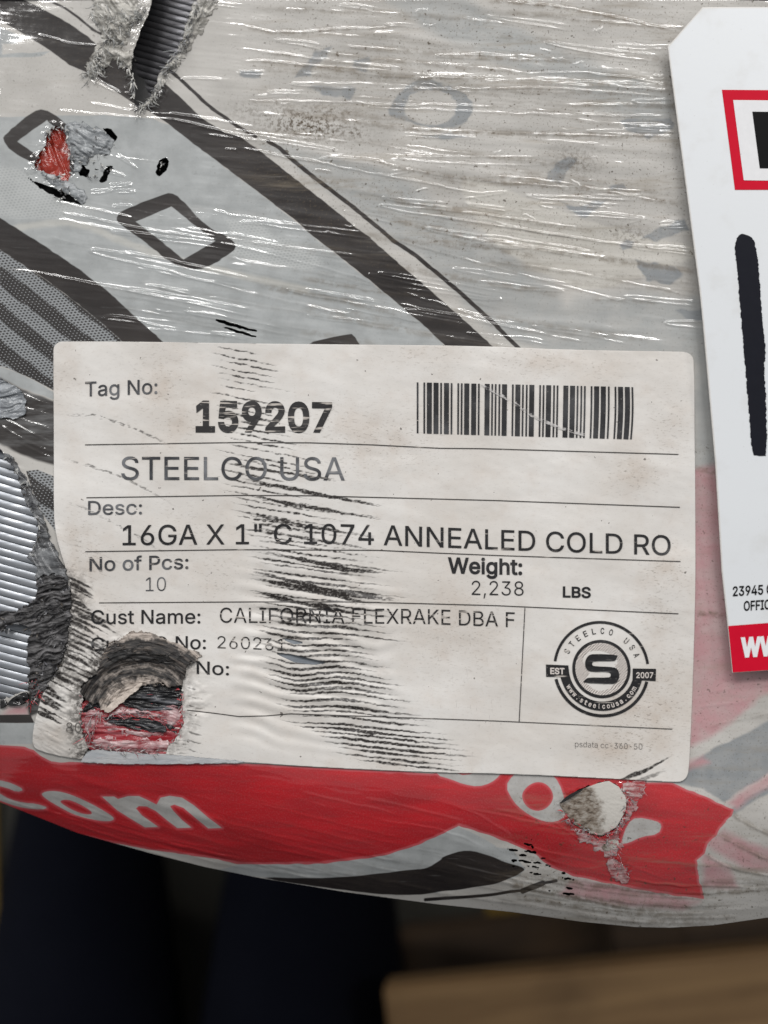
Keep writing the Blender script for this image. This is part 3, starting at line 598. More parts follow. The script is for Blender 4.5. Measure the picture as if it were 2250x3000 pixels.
# turns of steel strip: one bent bar for each turn that shows
CX, CY = 1180.0, -2400.0
def m_steel(name, c0, c1, rough):
    m = Mat(name); P = m.attr(PIX, "Vector")
    f = m.noise(m.vmap(P, (8, 90, 1), rot=-.26), 1.0, 3, .6)
    m.set(Base_Color=m.mix(m.ramp(f, .3, .7), c0, c1), Metallic=.85, Roughness=m.ramp(f, .3, .7, rough, rough + .15))
    m.put(m.b.inputs["Normal"], m.bump(f, .25, .00008)); return m.m
STEEL = m_steel("bright_steel", rgb(178, 181, 186), rgb(152, 156, 162), .36)
STEEL2 = m_steel("dull_shaded_steel", rgb(120, 120, 124), rgb(88, 87, 90), .38)  # darker copy: shade of the deep top hole and grime put into its colour
def turn(R, x0, x1, zc, mat, pitch, dull):
    t = np.linspace(0, 1, 22); px = x0 + (x1 - x0) * t
    prof = [(-.475, -5e-4), (-.465, -6e-5), (-.42, 0.0), (.0, 2.0e-5), (.42, 0.0), (.465, -6e-5), (.475, -5e-4)]
    Vs = []; px_all = []; jit = random.uniform(-.00012, .00012)
    for o, dz in prof:
        rr = R + o * pitch
        py = CY + np.sqrt(rr ** 2 - (px - CX) ** 2)
        Vs.append(U(px, py, zc(px, py) + dz + jit)); px_all.append(np.stack([px, py, 0 * px], -1) * .001)
    V = np.concatenate(Vs); n = len(t); i = np.arange(n - 1)
    F = np.concatenate([np.stack([j * n + i, j * n + i + 1, (j + 1) * n + i + 1, (j + 1) * n + i], -1)[:, ::-1] for j in range(len(prof) - 1)])
    link("strip_turn", quick_mesh("strip_turn", V, F, attrs={"pix": np.concatenate(px_all)}), mat, coil)
def Rat(px, py): return math.hypot(px - CX, py - CY)
R = Rat(40, 1225)
while R < Rat(40, 2120):
    turn(R, -330, 215, lambda a, b: base(a, b) - .0026, STEEL, 22.6, 0); R += 22.6
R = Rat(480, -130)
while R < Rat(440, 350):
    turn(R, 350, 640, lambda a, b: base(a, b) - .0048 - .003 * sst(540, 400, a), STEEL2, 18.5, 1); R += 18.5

# ------------------------------------------------------------------ torn film: crumpled scraps and fibres
def folds(amp, L, w, seed, lift=0.0, rot=0.0):
    """thin film gathered into long soft folds"""
    c, s_ = math.cos(rot), math.sin(rot)
    def f(x, y):
        u = (x * c + y * s_) / L; v = (-x * s_ + y * c) / w
        q = v + .9 * vn(u * 1.3, v * .4, seed + 3)
        return base(x, y) + lift + amp * (.55 * np.abs(vn(u, q, seed)) ** .7 + .25 * np.abs(vn(u * 1.7, q * 2.1, seed + 1)) + .1 * vn(u * 3, q * 4, seed + 2))
    return f
def crumple(amp, sx, sy, seed, lift=0.0, rot=0.0):
    c, s_ = math.cos(rot), math.sin(rot)
    def f(x, y):
        u = (x * c + y * s_) / sx; v = (-x * s_ + y * c) / sy
        return base(x, y) + lift + amp * (np.abs(fbm(u, v, seed, 4, .6)) * 1.6 - .3)
    return f
TINT = m_tint("torn_fibre", .45)
TINTG = m_tint("torn_film_glossy", .22)
def shreds(name, spots, n, length, width, ang, spread, zlift, colours, parent, mat=None, curl=.5, seed=0):
    """fringe of n little torn ribbons scattered over `spots` (a list of (x, y, radius))"""
    r = np.random.default_rng(seed + 500); Vs, Fs, Ts, Ps = [], [], [], []; base_i = 0; NS = 6
    wsum = np.array([s[2] for s in spots], float); wsum /= wsum.sum()
    for _ in range(n):
        cx, cy, rad = spots[r.choice(len(spots), p=wsum)]
        a = r.uniform(0, 2 * math.pi); q = rad * math.sqrt(r.random())
        x, y = cx + q * math.cos(a), cy + q * math.sin(a)
        th = ang(x, y, r) if callable(ang) else ang
        th += r.normal(0, spread); L = r.uniform(*length); w = r.uniform(*width); k_ = r.normal(0, curl) / NS
        z0 = r.uniform(0, zlift); z1 = r.uniform(-.3, 1) * zlift * 1.5; tw = r.uniform(-1.2, 1.2)
        c = colours[r.integers(len(colours))]; j = r.uniform(.7, 1.25)
        pts = []
        for i in range(NS + 1):
            t = i / NS; ww = w * (1 - t) ** .6 * (.4 + .6 * min(1, t * 5)) + .35
            nx, ny = -math.sin(th), math.cos(th); tz = math.sin(tw * t * 2) * ww * 8e-5
            zz = z0 + (z1) * t * t + zlift * .25 * math.sin(t * 7 + tw)
            for s_ in (-1, 1): pts.append((x + s_ * nx * ww * .5, y + s_ * ny * ww * .5, zz + s_ * tz))
            x += math.cos(th) * L / NS; y += math.sin(th) * L / NS; th += k_ + r.normal(0, .12)
        p = np.array(pts); Vs.append(U(p[:, 0], p[:, 1], base(p[:, 0], p[:, 1]) + 3e-4 + p[:, 2])); Ps.append(p * [.001, .001, 0])
        Ts.append(np.tile(np.array(c[:3]) * j, (len(p), 1)))
        i = np.arange(NS) * 2 + base_i; Fs.append(np.stack([i, i + 1, i + 3, i + 2], -1)); base_i += len(p)
    me = quick_mesh(name, np.concatenate(Vs), np.concatenate(Fs), attrs={"tint": np.concatenate(Ts), "pix": np.concatenate(Ps)})
    return prop(link(name, me, mat or TINT, parent), kind="stuff")
def along(pts, rad, step=12):
    out = []
    for (a, b), (c, d) in zip(pts[:-1], pts[1:]):
        m_ = max(1, int(math.hypot(c - a, d - b) / step))
        out += [(a + (c - a) * i / m_, b + (d - b) * i / m_, rad) for i in range(m_)]
    return out
WHITE = [rgb(205, 205, 200), rgb(180, 182, 182), rgb(226, 224, 218), rgb(150, 150, 150)]
GREYS = [rgb(70, 70, 74), rgb(45, 45, 48), rgb(105, 105, 110), rgb(28, 27, 28), rgb(140, 140, 142), rgb(88, 82, 76)]
DARKS = [rgb(40, 39, 40), rgb(24, 24, 26), rgb(70, 68, 68), rgb(120, 118, 116)]
PINKS = [rgb(214, 150, 156), rgb(196, 188, 186), rgb(206, 100, 108), rgb(170, 170, 172), rgb(200, 50, 58)]

# left opening: shredded dark film along the label
cA = lambda p: cr(p, 0, 1700, F3)
MASS = cA([(285, -20), (440, -60), (540, -20), (556, 100), (580, 250), (565, 400), (530, 520), (505, 620), (440, 760), (345, 900), (255, 975), (225, 860), (232, 760), (218, 600), (212, 520), (270, 410), (185, 335), (90, 360), (0, 410), (-60, 420), (-60, 290), (50, 240), (130, 252), (240, 200), (300, 140)])
m1 = m_fibre("shredded_dark_film", rgb(44, 43, 44), rgb(138, 136, 137), (16, 60, 1), rot=.25, lo=.42, hi=.74, gloss=.5, third=rgb(150, 142, 134), tlo=.66, thi=.8, bump=.0007)
patch("shredded_film", MASS, folds(.0024, 46, 11, 81, .0002, -.35), m1, coil, 2.6, rough=7, seed=3, skirt=.0012)
EDGE = cr([(10, 45), (60, 65), (110, 130), (180, 235), (250, 400), (305, 540), (320, 620), (385, 720), (440, 860), (440, 930), (215, 900), (250, 800), (170, 740), (210, 690), (262, 540), (200, 430), (150, 360), (120, 200), (50, 110)], 0, 1300, .452)
m2 = m_fibre("torn_film_edge", rgb(48, 48, 52), rgb(140, 142, 144), (9, 40, 1), rot=-1.1, lo=.36, hi=.66, gloss=.25, third=rgb(40, 38, 38), tlo=.58, thi=.72, bump=.0002, alpha=.6)
patch("torn_edge", EDGE, folds(.0015, 90, 9, 91, .0001, 1.1), m2, coil, 2.6, rough=5, seed=6, skirt=.001)
shreds("fringe", [(x, y, r) for x, y, r in [(150, 1740, 40), (130, 1790, 45), (170, 1800, 40), (110, 1850, 40), (160, 1870, 45), (120, 1920, 40), (150, 1950, 35), (60, 1810, 25), (20, 1825, 20), (110, 1990, 25), (180, 1720, 25)]], 420, (7, 20), (3, 8), 2.75, .7, .0006, GREYS, coil, seed=1)
shreds("fringe", along([(20, 1330), (70, 1410), (100, 1500), (118, 1550), (100, 1620), (120, 1690)], 9), 70, (6, 20), (2, 6), 1.9, .7, .0006, GREYS + WHITE[:2], coil, seed=2, mat=TINTG)
shreds("fringe", [(95, 2000, 14), (105, 2030, 14), (90, 2055, 12)], 50, (10, 30), (1.2, 3), 1.7, .8, .0008, PINKS + DARKS, coil, seed=3)
mb = Mat("black_fold_and_shade"); mb.set(Base_Color=rgb(28, 27, 28), Roughness=.22, Coat_Weight=.6)
patch("film_fold_and_shade", cA([(-60, 960), (40, 960), (60, 1000), (40, 1035), (-60, 1045)]), crumple(.0006, 60, 20, 95, .0004), mb.m, coil, 3, skirt=.001)
patch("film_fold_and_shade", cA([(55, 1005), (90, 960), (150, 925), (222, 895), (232, 985), (160, 1015), (80, 1020)]), crumple(.0007, 60, 24, 96, .0008), mb.m, coil, 3, skirt=.001)
# pale knot of film left of the label
m3 = m_fibre("clear_film_knot", rgb(92, 96, 101), rgb(170, 174, 178), (12, 50, 1), rot=.35, lo=.35, hi=.65, gloss=.18, bump=.0005)
patch("film_knot", cr([(-120, 700), (60, 770), (200, 850), (300, 920), (330, 1000), (380, 1060), (330, 1130), (370, 1200), (330, 1260), (180, 1310), (60, 1280), (-120, 1330)], 0, 950, .2124), folds(.0011, 70, 8, 97, .0001, -.2), m3, coil, 2.4, rough=3, seed=8)

# top opening: torn white fringe on both lips
m4 = m_fibre("torn_white_film", rgb(146, 143, 136), rgb(206, 203, 196), (9, 40, 1), rot=-1.0, lo=.3, hi=.66, gloss=.24, third=rgb(96, 92, 86), tlo=.66, thi=.8, bump=.0002, alpha=.3)
c1 = lambda p: cr(p, 0, 0, .452)
patch("torn_scrap", c1([(600, -60), (720, -60), (880, -60), (890, 40), (950, 100), (930, 140), (880, 130), (860, 220), (830, 230), (810, 300), (740, 280), (680, 260), (640, 200), (600, 100)]), folds(.0022, 90, 13, 101, .0003, 1.0), m4, coil, 2.6, rough=10, seed=11, skirt=.0002, taper=22)
patch("torn_scrap", c1([(640, 270), (720, 280), (800, 310), (860, 350), (850, 470), (800, 440), (720, 370), (700, 420), (640, 500), (570, 505), (550, 440), (600, 350)]), folds(.0018, 60, 11, 103, .0003, .8), m4, coil, 2.6, rough=11, seed=13, skirt=.0002, taper=22)
patch("torn_scrap", c1([(1290, -60), (1420, -60), (1400, 60), (1330, 160), (1240, 310), (1170, 400), (1080, 500), (1040, 600), (980, 690), (900, 700), (940, 660), (1000, 600), (1030, 500), (1070, 420), (1160, 330), (1190, 220), (1220, 140)]), folds(.0018, 80, 10, 105, .0003, -1.05), m4, coil, 2.6, rough=10, seed=15, skirt=.0002, taper=22)
shreds("fringe", along([(265, 220), (290, 160), (330, 110), (380, 60), (430, 30)], 16), 150, (9, 34), (.9, 3.2), 2.0, 1.0, .0009, WHITE + GREYS[:2], coil, curl=1.6, seed=5)
shreds("fringe", along([(400, 315), (440, 300), (470, 250), (500, 190), (535, 130), (560, 70), (590, 10)], 13), 190, (9, 34), (.9, 3.2), 2.1, .9, .0009, WHITE + GREYS[:3], coil, curl=1.6, seed=6)
shreds("fringe", [(300, 40, 40), (340, 90, 40), (380, 40, 30), (290, 190, 30)], 150, (10, 40), (.8, 2.6), 1.0, .9, .0014, WHITE, coil, curl=1.6, seed=27)
shreds("fringe", along([(350, 170), (385, 215), (395, 300)], 5), 30, (10, 30), (2, 6), 1.7, .5, .0008, WHITE, coil, seed=7)

# scuffed hole, orange film showing
mo = m_fibre("orange_film", rgb(96, 28, 22), rgb(164, 54, 40), (14, 30, 1), lo=.25, hi=.5, gloss=.2, third=rgb(168, 160, 156), tlo=.62, thi=.7, bump=.0004)
patch("orange_layer", [(90, 490), (125, 430), (135, 385), (150, 365), (190, 362), (205, 400), (215, 440), (214, 505), (206, 540), (150, 527)], folds(.0011, 70, 24, 111, -.0016, 1.2), mo, coil, 2.6, seed=17)
m5 = m_fibre("scuffed_grey_film", rgb(112, 116, 120), rgb(176, 180, 182), (10, 36, 1), rot=-.6, lo=.3, hi=.7, gloss=.3, third=rgb(56, 56, 60), tlo=.68, thi=.8, bump=.0002, alpha=.6)
patch("scuffed_scrap", c1([(420, 800), (520, 790), (640, 830), (720, 880), (730, 960), (700, 1000), (600, 1000), (520, 1100), (480, 1130), (460, 1010), (420, 900)]), folds(.0014, 60, 11, 113, .0002, .6), m5, coil, 2.6, rough=10, seed=19, skirt=.0002, taper=22)
patch("scuffed_scrap", c1([(240, 1110), (330, 1120), (440, 1180), (540, 1230), (560, 1290), (540, 1330), (440, 1250), (320, 1190)]), folds(.0012, 60, 9, 115, .0002, .5), m5, coil, 2.6, rough=8, seed=21, skirt=.0002, taper=22)
shreds("fringe", along([(105, 490), (130, 430), (145, 378), (190, 368), (208, 420), (212, 500), (150, 525), (110, 500)], 7), 70, (5, 15), (2, 5), 1.2, 1.2, .0006, WHITE + GREYS[:3], coil, seed=8)
shreds("fringe", [(250, 400, 40), (300, 430, 35), (270, 490, 35), (310, 500, 20), (230, 470, 30), (180, 560, 30), (475, 485, 14)], 70, (5, 16), (2, 5), .5, .9, .0006, WHITE + GREYS, coil, seed=9)

# hole low on the right: dirty paper core and pink fringe
mc = Mat("dirty_paper_core"); Pc = mc.attr(PIX, "Vector")
nz = mc.noise(mc.vmap(Pc, (40, 90, 1), rot=.9), 1.0, 5, .7); nb = mc.noise(Pc, 22, 4, .65)
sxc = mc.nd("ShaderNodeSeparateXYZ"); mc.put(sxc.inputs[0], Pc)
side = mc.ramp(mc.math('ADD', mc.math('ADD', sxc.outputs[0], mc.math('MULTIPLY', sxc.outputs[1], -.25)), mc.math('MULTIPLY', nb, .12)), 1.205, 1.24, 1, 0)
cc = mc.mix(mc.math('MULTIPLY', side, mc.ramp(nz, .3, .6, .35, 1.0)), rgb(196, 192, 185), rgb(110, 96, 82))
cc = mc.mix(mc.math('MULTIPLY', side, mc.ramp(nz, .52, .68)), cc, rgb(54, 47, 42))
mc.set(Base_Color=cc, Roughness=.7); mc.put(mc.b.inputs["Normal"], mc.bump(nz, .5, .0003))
CORE = cE([(936, 374), (1030, 308), (1110, 262), (1240, 212), (1340, 190), (1420, 238), (1482, 330), (1472, 432), (1400, 562), (1282, 632), (1200, 620), (1060, 542), (985, 452)])
patch("paper_core", CORE, lambda x, y: base(x, y) + .0003 + .0006 * ((x - 1640) / 200) + 5e-5 * fbm(x / 8, y / 8, 121, 3), mc.m, coil, 2.6, smoothp=0, skirt=.0012)
patch("paper_core", cE([(1290, 700), (1340, 660), (1430, 665), (1400, 730), (1330, 765), (1290, 750)]), lambda x, y: base(x, y) + .0004, mc.m, coil, 2.6, rough=3)
patch("film_fold_and_shade", cE([(936, 372), (985, 318), (1060, 275), (1135, 248), (1120, 268), (1040, 318), (960, 368)]), lambda x, y: base(x, y) + .0012, mb.m, coil, 2.4)  # black sliver painted for the shadow slit along the core's upper left
mp = m_fibre("shredded_pink_film", rgb(176, 70, 76), rgb(190, 178, 176), (10, 44, 1), rot=-.6, lo=.33, hi=.6, gloss=.3, third=rgb(120, 104, 104), tlo=.66, thi=.78, bump=.0002, alpha=.15)
patch("torn_scrap", cE([(985, 470), (1050, 560), (1200, 640), (1290, 650), (1420, 575), (1500, 430), (1540, 440), (1470, 560), (1390, 640), (1450, 720), (1400, 800), (1290, 790), (1220, 740), (1110, 670), (1030, 580)]), folds(.0007, 60, 7, 123, .0001, .6), mp, coil, 2.6, rough=11, seed=23, skirt=.0002, taper=22)
patch("torn_scrap", cE([(1420, 200), (1500, 180), (1640, 190), (1620, 290), (1560, 380), (1520, 470), (1480, 430), (1500, 330)]), folds(.0007, 50, 7, 125, .0001, 2.0), mp, coil, 2.6, rough=12, seed=25, skirt=.0002, taper=22)
patch("torn_scrap", cE([(1320, 830), (1390, 800), (1480, 890), (1500, 1000), (1470, 1030), (1400, 990), (1340, 940)]), folds(.0006, 50, 7, 127, .0001, 1.0), mp, coil, 2.6, rough=9, seed=27)
ring = cE([(985, 455), (1060, 545), (1200, 625), (1300, 640), (1410, 570), (1475, 440), (1490, 330), (1430, 230)])
shreds("fringe", along(ring, 10), 110, (7, 22), (1, 4), lambda x, y, r: math.atan2(y - 2365, x - 1752) + (1.5 if r.random() < .6 else 0), .6, .001, PINKS, coil, seed=10)
shreds("fringe", [(1800, 2480, 22), (1815, 2520, 24), (1830, 2560, 24), (1780, 2460, 16), (1870, 2310, 20), (1850, 2350, 16)], 60, (6, 18), (.8, 3), 1.2, .8, .0008, PINKS, coil, seed=11)

# ------------------------------------------------------------------ the paper label
def warp_fold(x, y):
    return sdline(x, y, [(160, 1556), (200, 1660), (268, 1762), (352, 1850)], 0)
def label_z(x, y):
    x = np.asarray(x, float); y = np.asarray(y, float)
    z = base(x, y) + 5.6e-4
    z = z + 1.3e-4 * fbm((x + .3 * y) / 130, (y - .25 * x) / 60, 131, 3)
    z = z + 2.0e-4 * np.exp(-(warp_fold(x, y) / 16) ** 2)
    mid = sst(640, 760, x) * sst(1250, 1000, x) * sst(1560, 1800, y) * sst(2240, 2100, y)
    z = z + 1.6e-4 * mid * np.sin((y - .17 * x + 20 * vn(x / 120, y / 90, 133)) / 21 * 2 * math.pi * .5)
    z = z + 2.5e-4 * np.exp(-(sdline(x, y, [(700, 1990), (760, 1930), (840, 1925), (980, 1935)], 0) / 24) ** 2)
    tearz = sst(70, 0, np.hypot((x - 380) / 1.3, y - 2030) - 150) * 4e-4 * fbm(x / 40, y / 26, 135, 3)
    return z + tearz + 2.5e-4 * sst(330, 180, x) * sst(1650, 1760, y) * np.abs(fbm(x / 50, (y - .5 * x) / 14, 137, 2))
lx = np.arange(80, 2052, 2.55); ly = np.arange(986, 2306, 2.55); LX, LY = np.meshgrid(lx, ly)
lsd = sdpoly(LX, LY, LABEL_OUT)
LHOLE = cA([(655, 860), (672, 960), (655, 1080), (655, 1200), (690, 1290), (722, 1345), (700, 1380), (668, 1460), (668, 1520), (820, 1520), (1000, 1418), (1200, 1412), (1335, 1405), (1375, 1330), (1430, 1270), (1490, 1160), (1480, 1050), (1465, 1000), (1470, 900), (1478, 800), (1470, 740), (1200, 640), (1000, 640), (860, 720), (720, 800)])
jag = 6 * fbm(LX / 11, LY / 9, 141, 3, .7)
lsd2 = np.maximum(lsd, -(sdpoly(LX, LY, LHOLE) + jag))
left_rag = sst(1620, 1740, LY) * sst(2060, 1980, LY) * sst(330, 240, LX)
lsd2 = np.maximum(lsd2, lsd + left_rag * (9 + 9 * fbm(LX / 12, LY / 8, 145, 3, .7)))
# two slits in the rubbed zone
lcut = Field(LX, LY); lcut.poly([(800, 1912), (850, 1916), (910, 1930), (965, 1942), (920, 1948), (860, 1940)]); lcut.poly([(815, 1868), (850, 1872), (900, 1884), (860, 1888)])
lsd2 = np.maximum(lsd2, -lcut.out())
scuff = np.zeros(LX.shape)
def streak(p, w, a, seed, brk=.55, grain=1.0):
    global scuff
    p = np.asarray(p, float); b = p.min(0) - 20; c = p.max(0) + 20
    i0, i1 = np.searchsorted(lx, [b[0], c[0]]); j0, j1 = np.searchsorted(ly, [b[1], c[1]])
    if i1 - i0 < 2 or j1 - j0 < 2: return
    s = (slice(j0, j1), slice(i0, i1)); xx, yy = LX[s], LY[s]
    j = 1.6 * vn(xx / 24, yy * 0 + seed, 151) + 1.3 * vn(xx / 7, yy / 6 + seed, 152)
    d = np.abs(sdline(xx, yy + j, p, 0))
    t = np.clip((xx - p[0, 0]) / (p[-1, 0] - p[0, 0]), 0, 1)
    env = sst(0, .3, t) * (1 - sst(.55, 1, t)) ** .7
    ww = w * (.25 + .85 * env) * (.75 + .5 * vn(xx / 60, yy * 0 + seed, 153))
    v = sst(ww + 2.2, ww * .35, d) * env ** .35 * a
    v = v * np.clip(1 - brk * np.clip(vn(xx / 9, yy / 4 + seed, 154) * 1.3 + .25 + .3 * vn(xx / 55, yy / 30 + seed, 157), 0, 1), 0, 1)
    scuff[s] = np.maximum(scuff[s], v)
def wav(x, y):   # the strip's edge under the paper bends the rub marks
    return 16 * math.exp(-((x - 860) / 70) ** 2 - ((y - 1960) / 150) ** 2) - 9 * math.exp(-((x - 1020) / 80) ** 2 - ((y - 1960) / 150) ** 2)
yv = 1012.0; i = 0
while yv < 2236:
    x0 = np.interp(yv, [1010, 1160, 1250, 1330, 1450, 1560, 1650, 1800, 1950, 2060, 2130, 2200, 2236], [630, 610, 628, 640, 650, 690, 720, 738, 748, 790, 870, 960, 1060]) + RNG.normal(0, 16)
    x1 = np.interp(yv, [1010, 1160, 1250, 1330, 1450, 1560, 1650, 1800, 1950, 2060, 2130, 2200, 2236], [800, 850, 900, 880, 960, 1100, 1140, 1130, 1170, 1270, 1340, 1400, 1395]) + RNG.normal(0, 34)
    a = np.interp(yv, [1010, 1250, 1450, 1600, 1700, 2000, 2150, 2236], [.8, .8, .8, .9, 1.0, 1.0, 1.0, .9]) * RNG.uniform(.8, 1.05)
    sl = np.interp(yv, [1010, 1300, 1700, 2000, 2236], [.2, .21, .15, .13, .13])
    w = np.interp(yv, [1010, 1400, 1650, 2236], [2.6, 3.0, 4.6, 4.4]) * RNG.uniform(.75, 1.3)
    pts = [(x, yv + sl * (x - x0) + wav(x, yv) - .00006 * (x - x0) ** 2) for x in np.linspace(x0, x1, 12)]
    streak(pts, w, a, i * 3.7, brk=.6 if yv < 1600 else .36)
    yv += np.interp(yv, [1010, 1400, 1650, 1900, 2236], [19, 19, 16.5, 17, 18]) * RNG.uniform(.88, 1.12); i += 1
for p, w, a in [([(700, 1400), (830, 1425), (980, 1455), (1130, 1484)], 4.5, 1.0), ([(720, 1450), (850, 1475), (1000, 1500), (1130, 1520)], 4.5, .95), ([(640, 1350), (760, 1372), (860, 1388), (1010, 1408)], 3.5, .85), ([(700, 1500), (900, 1540), (1120, 1575)], 3, .8), ([(730, 1540), (860, 1570), (1110, 1612)], 3, .75),
                ([(760, 1610), (900, 1642), (1040, 1668), (1140, 1678)], 4.5, 1), ([(720, 1668), (850, 1700), (1000, 1738), (1180, 1758)], 6.5, 1), ([(740, 1690), (880, 1722), (1000, 1748), (1100, 1770)], 7, 1), ([(730, 1728), (900, 1770), (1060, 1800)], 5, 1)]:
    for j in range(2): streak([(x, y + j * 3) for x, y in p], w, a, 900 + p[0][0] + j * 5 + p[0][1], .5)
for i in range(26):                             # rib marks pressed into the torn corner
    y0 = 1690 + i * 16 + RNG.normal(0, 3); x0 = np.interp(y0, [1690, 1800, 1940, 2010, 2090], [196, 200, 178, 138, 110]); L = RNG.uniform(60, 150) * (1.2 if 1760 < y0 < 1990 else .55)
    streak([(x0 - 12, y0 - 6), (x0 + L * .5, y0 + L * .22), (x0 + L, y0 + L * .5)], RNG.uniform(5, 9), RNG.uniform(.8, 1.0), 2000 + i * 7, .35)
for i in range(12):
    y0 = 1880 + i * 15; streak([(250, y0 - 40), (310, y0), (345, y0 + 20)], 5, .7, 3000 + i * 3, .5)
for i in range(8): y0 = 2010 + i * 26; streak([(540, y0), (565, y0 + 8), (600, y0 + 16)], 3, .55, 3300 + i * 3, .6)
for i in range(7): y0 = 2165 + i * 9; streak([(490 - i * 3, y0), (530, y0 + 5), (566 - i * 2, y0 + 8)], 2.5, .5, 3400 + i * 3, .6)
for i in range(5): y0 = 2170 + i * 9; streak([(215, y0), (240, y0 + 5), (252, y0 + 6)], 2.5, .6, 3500 + i * 3, .6)
streak([(1800, 2290), (1880, 2262), (1930, 2236), (1972, 2212)], 6, .95, 3600, .4); streak([(1850, 2290), (1910, 2275), (1960, 2255)], 7, .5, 3601, .7); streak([(1815, 2287), (1860, 2272), (1900, 2262)], 7, .6, 3602, .7)
for p, a in [([(172, 1216), (271, 1214), (339, 1233), (407, 1260), (479, 1296), (536, 1340)], .6), ([(160, 1335), (240, 1358), (330, 1385), (385, 1409), (452, 1445), (497, 1472), (535, 1505)], .55), ([(160, 1462), (240, 1484), (316, 1521), (407, 1571), (475, 1616), (546, 1680)], .5), ([(165, 1590), (240, 1600), (330, 1640), (420, 1670)], .35)]:
    streak(p, 3.4, a, p[0][1], 1.0); streak([(x, y + 4) for x, y in p], 2.4, a * .8, p[0][1] + 9, 1.0)
for i in range(40):
    x0 = RNG.uniform(1200, 1480); y0 = RNG.uniform(1750, 2250); streak([(x0, y0), (x0 + 3, y0 + 20), (x0 + 7, y0 + RNG.uniform(30, 70))], .6, .35, 3700 + i, .9)
_yk = [1000, 1160, 1330, 1450, 1650, 1800, 1950, 2060, 2130, 2240]
_a = np.interp(LY, _yk, [640, 625, 650, 670, 740, 760, 770, 820, 900, 1080]); _b = np.interp(LY, _yk, [790, 840, 900, 1000, 1080, 1090, 1120, 1200, 1290, 1380])
smear = sst(-50, 40, LX - _a) * sst(60, -60, LX - _b - 30) * np.interp(LY, _yk, [.5, .5, .5, .6, 1, 1, 1, .9, .8, .6]) * (.20 + .16 * fbm(LX / 60, (LY - .15 * LX) / 10, 159, 4))
scuff = np.maximum(scuff, smear)
stain = np.zeros(LX.shape)
for cx, cy, rx_, ry_, a in [(470, 1120, 70, 130, .4), (520, 1240, 60, 60, .35), (1250, 1040, 130, 40, .3), (1560, 1060, 130, 40, .45), (1770, 1080, 60, 40, .35), (1860, 1390, 70, 45, .6), (1960, 1250, 60, 90, .35), (1950, 1680, 70, 70, .5), (1930, 1800, 60, 60, .45), (1900, 2080, 120, 90, .6), (1840, 2180, 120, 60, .6), (1960, 2000, 60, 120, .45), (1840, 2150, 24, 14, 1.0), (1838, 2188, 22, 10, 1.3),
                          (1100, 1290, 180, 90, .4), (980, 1240, 80, 60, .4), (1330, 1850, 140, 150, .3), (250, 1650, 60, 90, .5), (230, 1560, 50, 60, .45), (190, 1120, 40, 100, .25), (640, 1690, 60, 60, .35), (150, 2150, 60, 50, .35), (330, 1810, 70, 50, .45), (560, 1550, 90, 70, .2), (1200, 2240, 160, 30, .3)]:
    stain = np.maximum(stain, a * np.exp(-(((LX - cx) / rx_) ** 2 + ((LY - cy) / ry_) ** 2)))
tearoff = np.maximum(sst(70, 2, sdpoly(LX, LY, LHOLE) + 16 * fbm(LX / 30, LY / 22, 147, 3)) * .95, left_rag * sst(-90, -6, lsd + 14 * fbm(LX / 26, LY / 16, 148, 3)))
tearoff = tearoff * np.where(LX > 420, .45, 1.0)
tearoff = np.maximum(tearoff, .9 * np.exp(-(((LX - 290) / 60) ** 2 + ((LY - 1960) / 60) ** 2)))

def m_label():
    m = Mat("label_paper"); P = m.attr(PIX, "Vector")
    big = m.noise(P, 2.6, 4, .6); mid = m.noise(P, 11, 5, .62)
    col = m.mix(m.ramp(big, .35, .66), rgb(222, 219, 215), rgb(211, 206, 200))
    col = m.mix(m.ramp(mid, .46, .78, 0, .35), col, rgb(198, 186, 175))
    st = m.attr("stain"); sp = m.noise(m.vmap(P, (70, 190, 1), rot=-.75), 1.0, 3, .62)
    spk = m.noise(P, 170, 2, .6); spb = m.noise(P, 48, 2, .5)
    col = m.mix(m.math('MULTIPLY', st, m.ramp(mid, .3, .65, .2, .8)), col, rgb(172, 154, 136))
    col = m.mix(m.math('MULTIPLY', m.math('ADD', st, .1), m.ramp(sp, .55, .68, 0, .9)), col, rgb(108, 94, 80))
    col = m.mix(m.math('MULTIPLY', m.math('ADD', m.math('MULTIPLY', st, .8), .25), m.ramp(spk, .64, .72, 0, .7)), col, rgb(120, 108, 96))
    col = m.mix(m.ramp(spb, .735, .75, 0, .8), col, rgb(80, 72, 66))
    col = m.mix(m.math('MULTIPLY', m.attr("fray"), m.ramp(m.noise(m.vmap(P, (60, 60, 1)), 1.0, 4, .7), .35, .6)), col, rgb(70, 66, 62))
    sc_ = m.attr("scuff"); g = m.noise(P, 140, 3, .6)
    f = m.math('MULTIPLY', m.ramp(sc_, .12, .75), m.ramp(g, .25, .5, .55, 1.0))
    col = m.mix(f, col, rgb(38, 33, 30))
    m.set(Base_Color=col, Roughness=m.ramp(mid, .3, .7, .34, .5))
    fi = m.noise(m.vmap(P, (40, 40, 1)), 1.0, 3, .55)
    m.put(m.b.inputs["Normal"], m.bump(m.math('SUBTRACT', fi, m.math('MULTIPLY', sc_, 1.2)), .22, .00012)); return m.m
label = empty("shipping_label", tuple(U(1095, 1645, 0.0)))
prop(label, "off-white paper label with tag number and barcode, scuffed and torn lower left", "label")
sheet("paper", LX, LY, lsd2, label_z(LX, LY), m_label(), label, dict(scuff=scuff, stain=stain, fray=tearoff), skirt=3.2e-4)

